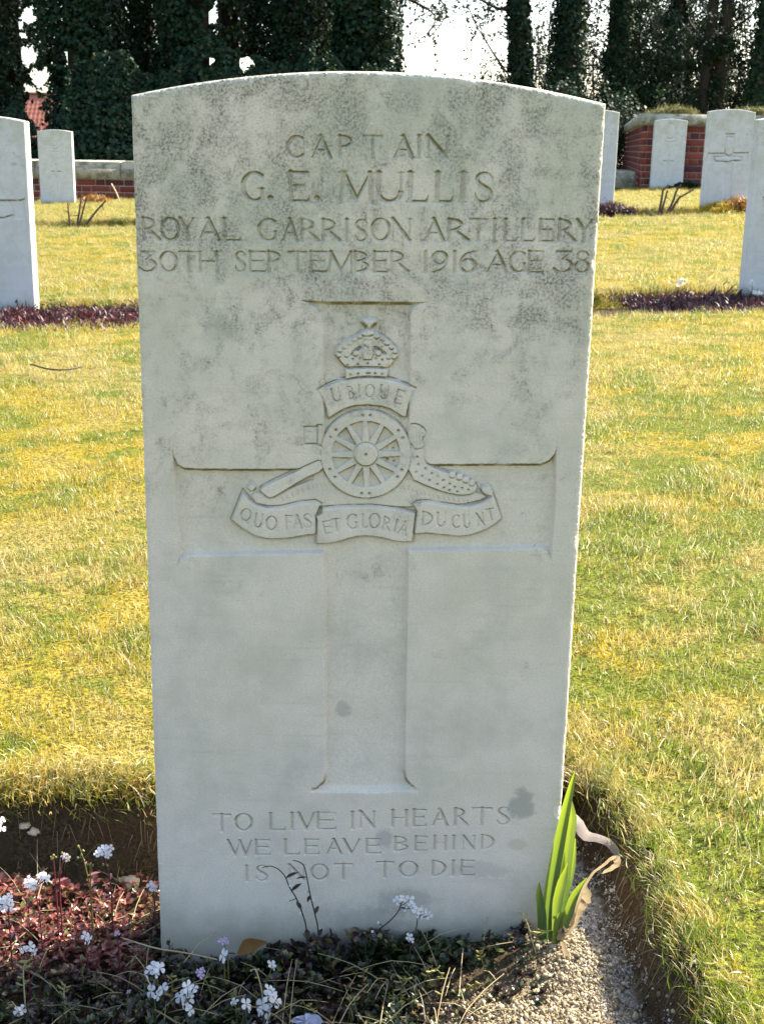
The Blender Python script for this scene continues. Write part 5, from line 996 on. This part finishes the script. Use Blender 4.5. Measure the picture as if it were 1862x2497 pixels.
# ---- the iris
t = NT('iris_leaf', .4, .4); u = t.attr('rnd'); ac = t.attr('acr'); v = t.n('ShaderNodeTexNoise'); v.noise_dimensions = '1D'; t.set(v.inputs['W'], ac); v.inputs['Scale'].default_value = 11; f = t.math('ADD', t.math('MULTIPLY', v.outputs['Fac'], .6), t.math('MULTIPLY', t.step(ac, .35, .65), .22))
c = t.mix(u, (.045, .085, .045), (.14, .21, .03)); c = t.mix(t.math('MULTIPLY', t.step(f, .42, .58), .55), c, (.10, .17, .11)); sp_ = t.step(t.noise(t.obco(), 260, 3, .7), .66, .72); c = t.mix(t.math('MULTIPLY', t.step(ac, .40, .60), .45), c, (.035, .085, .05)); c = t.mix(t.math('MULTIPLY', sp_, .5), c, (.16, .12, .04)); t.bump(f, .5, .0012); t.color(c); t.translucent(t.mix(t.math('MULTIPLY', t.step(f, .42, .58), .55), t.mix(u, (.08, .17, .03), (.36, .44, .02)), (.06, .13, .06)), .5); IRIS = t.m
IB = at(1338, 2312, -.02); IB[2] = float(bed_z(IB[0], IB[1])); iris = empty('iris_plant', IB, 'green iris shoot with a tall blade and dry leaves right of the headstone', 'iris')
def blade(pts, w, mat_, Y=-.022, fold=.22, u0=0.0, name='leaf', lab=None, n=20, tw=0.0):
    P = spline([at(p[0], p[1], Y+(p[2] if len(p) > 2 else 0)) for p in pts], n)
    if mat_ is DEAD: P[1:] += rng.normal(0, .0006, (n-1, 3))
    wd = np.interp(np.linspace(0, 1, n), np.linspace(0, 1, len(w)), w); T = np.gradient(P, axis=0); sd = np.cross(np.array([0., 1, .1]), T); sd /= np.linalg.norm(sd, axis=1)[:, None]
    if tw: a = np.linspace(0, tw, n)[:, None]; N = np.cross(sd, T); N /= np.linalg.norm(N, axis=1)[:, None]; sd = sd*np.cos(a)+N*np.sin(a)
    m = MB(); m.ribbon(P-IB, wd, sd, fold); o = obj(name, m.mesh(name, mat_, True, {'rnd': np.repeat(np.linspace(u0, 1, n), 3), 'acr': np.tile([0, .5, 1], n)}), iris)
    if lab: o['label'] = lab
    return o
blade([(1336,2316),(1336,2240),(1344,2160),(1362,2060),(1380,1970),(1394,1910),(1402,1878)], [.0095, .0130, .0125, .0110, .0085, .005, .0006], IRIS, -.024, .42)
blade([(1350,2290,.012),(1366,2200,.012),(1378,2110,.012),(1388,2030,.012),(1393,1990,.012),(1386,1930,.012)], [.009, .0125, .012, .011, .009, .001], IRIS, -.022, .12, .2)
blade([(1322,2290),(1320,2230),(1314,2180),(1314,2150)], [.0085, .0085, .006, .0006], IRIS, -.030)
blade([(1352,2270,-.006),(1358,2200,-.006),(1370,2150,-.006),(1384,2104,-.006)], [.006, .009, .009, .0008], IRIS, -.026, .25, .3)
blade([(1372,2210,.016),(1392,2130,.016),(1399,2080,.016),(1402,2044,.016)], [.006, .006, .004, .0006], IRIS, -.02, .2, .2)
blade([(1364,2290),(1384,2230),(1402,2180),(1430,2140)], [.007, .0095, .008, .001], IRIS, -.030, .2, .1)
blade([(1352,2300),(1360,2250),(1368,2230),(1378,2232)], [.006, .008, .006, .001], IRIS, -.034, .2, .5)
blade([(1384,2280),(1404,2210),(1424,2160),(1456,2124),(1490,2094),(1503,2094),(1503,2106),(1480,2122),(1462,2130)], [.003, .004, .003, .0025, .0035, .0075, .006, .004, .001], DEAD, -.028, .15, .2, 'leaf', 'dry tan leaf curled over at its tip', 26)
blade([(1390,2270),(1410,2220),(1426,2190),(1422,2166),(1404,2160)], [.004, .010, .011, .007, .002], DEAD, -.018, .2, .5, 'leaf', 'papery dry leaf folded at the base')
blade([(1364,2290),(1372,2268),(1376,2276),(1368,2288)], [.006, .010, .008, .002], DEAD, -.036, .3, .7, 'leaf', 'pale papery sheath at the base')
blade([(1368,2296),(1384,2336),(1400,2376),(1420,2406),(1440,2426),(1456,2446)], [.003, .0065, .008, .0075, .004, .0008], DEAD, -.055, .15, .2, 'leaf', 'dead leaf trailing forward over the soil', tw=.5)
ribbon_thing('dead_leaf', 'grey dead iris leaf lying wavy behind the iris', 'leaf', [(1366,1968,.05),(1400,1994,.02),(1425,2036),(1456,2044),(1484,2056),(1500,2076),(1506,2092)], .10, [.004, .013, .013, .010, .009, .008, .002], GREYLEAF)
# ------------------------------------------------------------------ planting in the rows behind
HTH = leafmat('heather_leaf', (.022, .010, .012), (.085, .032, .034), .25); PUR = [src('heather_tuft', tf[0], tf[1], tf[2], HTH, tf[3]) for tf in [tuft(46, .028, .012, .05, .9, .005, 300+i) for i in range(4)]]+[src('heather_rosette', *(lambda a: (a[0], a[1], []))(ro), HTH, ro[2]) for ro in [rosette(14, .04, .014, 310+i) for i in range(3)]]
def planting(name, label, x0, x1, f, dy0, dy1, n, sc, lift=-.005, srcs=None):
    x = rng.uniform(x0, x1, n); y = f(x)+rng.uniform(dy0, dy1, n); k = np.exp(-((x-(x0+x1)/2)/((x1-x0)*.55))**4); scatter(name, np.stack([x, y, lawn_z(x, y)-.045+lift], 1), euler_up(n, .3), sc*rng.uniform(.6, 1.2, n)*(.6+.5*k), srcs or PUR, label)
HTR = leafmat('red_bedding_leaf', (.04, .008, .010), (.17, .036, .032), .3); PURR = [src('red_rosette', *(lambda a: (a[0], a[1], []))(ro), HTR, ro[2]) for ro in [rosette(14, .045, .016, 320+i) for i in range(4)]]
planting('heather', 'dark red bedding plants at the foot of the nearest left headstone', -2.3, -.85, ROWB[0][0], -.52, .15, 1300, 1.15, .02, PURR+PUR[:2])
planting('heather', 'dark purple bedding plants beside the right edge headstone', 1.15, 1.8, ROWB[0][0], -.36, .25, 600, 1.1, .005, PUR+PURR[:1])
planting('heather', 'dark bedding plants before the right edge headstone', 1.6, 2.3, ROWB[0][0], -.35, .1, 260, 1.2)
MOSS = leafmat('moss_leaf', (.36, .25, .02), (.55, .42, .05), .4); MT = [src('moss_tuft', tf[0], tf[1], tf[2], MOSS, tf[3]) for tf in [tuft(40, .022, .012, .03, .5, .004, 340+i) for i in range(3)]]
RB = leafmat('russet_leaf', (.20, .07, .015), (.45, .26, .04), .3); RTF = [src('russet_tuft', tf[0], tf[1], tf[2], RB, tf[3]) for tf in [tuft(40, .03, .02, .06, .6, .006, 350+i) for i in range(3)]]
def cushion(name, x0, y0, rx, ry, h, n, srcs, label):
    a = rng.uniform(0, 6.28, n); r_ = np.sqrt(rng.random(n)); x = x0+rx*r_*np.cos(a); y = y0+ry*r_*np.sin(a); scatter(name, np.stack([x, y, lawn_z(x, y)-.03+h*(1-r_**2)], 1), euler_up(n, .5), rng.uniform(.8, 1.4, n), srcs, label)
p = at(1752, 530, 9.72); cushion('moss', p[0], 9.70, .16, .10, .05, 160, MT, 'yellow moss cushion at the foot of the sunk cross headstone'); p = at(1796, 526, 9.72); cushion('russet_plant', p[0], 9.70, .11, .08, .06, 70, RTF, 'russet plant right of the yellow moss cushion')
p = at(1480, 522, 9.7); cushion('dark_plant', p[0], 9.68, .2, .1, .05, 160, PUR, 'dark withered plant at the foot of the half hidden headstone')
p = at(1600, 465, 14.4); cushion('pale_plant', p[0], 14.35, .18, .06, .03, 90, TUFTS, 'light green tuft at the foot of the headstone by the tall wall'); p = at(1668, 460, 14.4); cushion('ivy_plant', p[0], 14.3, .25, .08, .08, 120, [src('ivy_tuft', *(lambda a: (a[0], a[1], []))(ro), IVY, ro[2]) for ro in [rosette(12, .05, .03, 380+i) for i in range(3)]], 'small ivy plant spreading right of the headstone by the tall wall')
p = at(232, 492, 13.6); cushion('dry_plant', p[0], 13.6, .16, .08, .06, 110, RTF, 'withered brown clump before the low brick wall')
WM = leafmat('weed_leaf', (.05, .06, .015), (.20, .18, .05), .35); WEED = [src('weed_tuft', tf[0], tf[1], tf[2], WM, tf[3]) for tf in [tuft(30, .03, .02, .06, 1.0, .005, 360+i) for i in range(3)]]
for px0, lab in ((1640, 'grassy clump growing over the coping of the terrace wall'), (1835, 'grassy clump over the coping at the right edge')):
    p = at(px0, 250, 15.1); n = 100; x = p[0]+rng.normal(0, .13, n); y = 15.08+rng.uniform(-.2, .3, n); scatter('wall_plant', np.stack([x, y, np.full(n, 1.18)+.05*np.exp(-((x-p[0])/.2)**2)], 1), euler_up(n, .4), rng.uniform(.9, 1.5, n), WEED, lab)
ROSE = NT('rose_cane', .6, .25); ROSE.color((.11, .06, .04)); ROSE = ROSE.m
def rose(label, canes, Y):
    b = at(canes[0][0][0], canes[0][0][1], Y); g = np.array([b[0], Y, float(lawn_z(b[0], Y))-.06]); root = empty('rose_bush', g, label, 'rose bush', 'pruned bare rose bushes')
    for c in canes:
        P = [at(x, y, Y) for x, y in c]; P[0][2] = min(P[0][2], float(lawn_z(P[0][0], Y))-.05); m = MB(); pth = spline(P, 10)-g; m.tube(pth, np.linspace(.011, .006, 10), 6)
        for i in (3, 5, 7, 8): s_ = rng.normal(0, .02, 3); m.tube([pth[i], pth[i]+s_], [.004, .002], 4)
        obj('cane', m.mesh('cane', ROSE, True), root)
rose('pruned bare rose bush on the left, before the second headstone', [[(172,548),(168,520),(166,495)],[(187,548),(195,510),(200,470)],[(192,545),(204,510),(212,480)],[(205,542),(235,515),(258,490)]], 9.55)
rose('pruned bare rose bush on the right, between the headstones', [[(1604,520),(1613,480),(1616,462),(1630,452)],[(1622,522),(1640,490),(1647,468),(1660,450)],[(1628,522),(1652,486),(1668,475),(1690,462)],[(1612,478),(1626,464)]], 9.55)
m = MB(); P = spline([at(1573, 506, 9.4), at(1590, 522, 9.4), at(1600, 530, 9.35)], 8); m.tube(P-P[0], np.linspace(.006, .02, 8), 6); tag(obj('dead_stick', m.mesh('dead_stick', DEAD, True), None, P[0]), 'pale dead stick lying before the right rose bush', 'stick')
m = MB(); P = spline([at(272, 448, 13.8), at(284, 470, 13.75), at(294, 496, 13.7)], 8); m.tube(P-P[0], .008, 5); tag(obj('dead_stick', m.mesh('dead_stick', STRAW, True), None, P[0]), 'thin dry stick leaning on the low brick wall', 'stick')
m = MB(); P = spline([at(75, 888, 2.2), at(130, 902, 2.15), at(170, 900, 2.15), at(200, 895, 2.2)], 10); z = np.array([float(lawn_z(p[0], p[1])) for p in P]); P = np.array([atz(*q, .11) for q in ((75,888),(110,898),(140,902),(170,900),(200,894))]); m.tube(spline(P-P[0], 12), .0025, 5); tag(obj('fallen_twig', m.mesh('fallen_twig', DSTEM, True), None, P[0]), 'thin curved twig lying on the grass at the left', 'twig')
for i, (x0, Y, lab) in enumerate(((1828, 4.75, 'white flowers on tall stems before the right edge headstone'),)):
    pass
FS_('tall white flower before the right edge headstone', [(1834,728),(1833,710),(1832,694)], 4.72, cl(1832,690,7,5,6), GSTEM, 0, r=.003, size=2.0, group='white flowers in the row behind', ground=False)
FS_('pale blue flower head at the right edge of the photo', [(1848,732),(1847,722),(1846,716)], 4.72, cl(1846,714,9,5,7), GSTEM, 0, r=.003, size=2.2, group='white flowers in the row behind', ground=False)
FS_('blurred white flowers over the purple bedding plants', [(1655,722),(1656,704),(1658,690)], 4.8, cl(1652,686,24,9,8), GSTEM, 0, r=.002, size=1.8, group='white flowers in the row behind', ground=False)
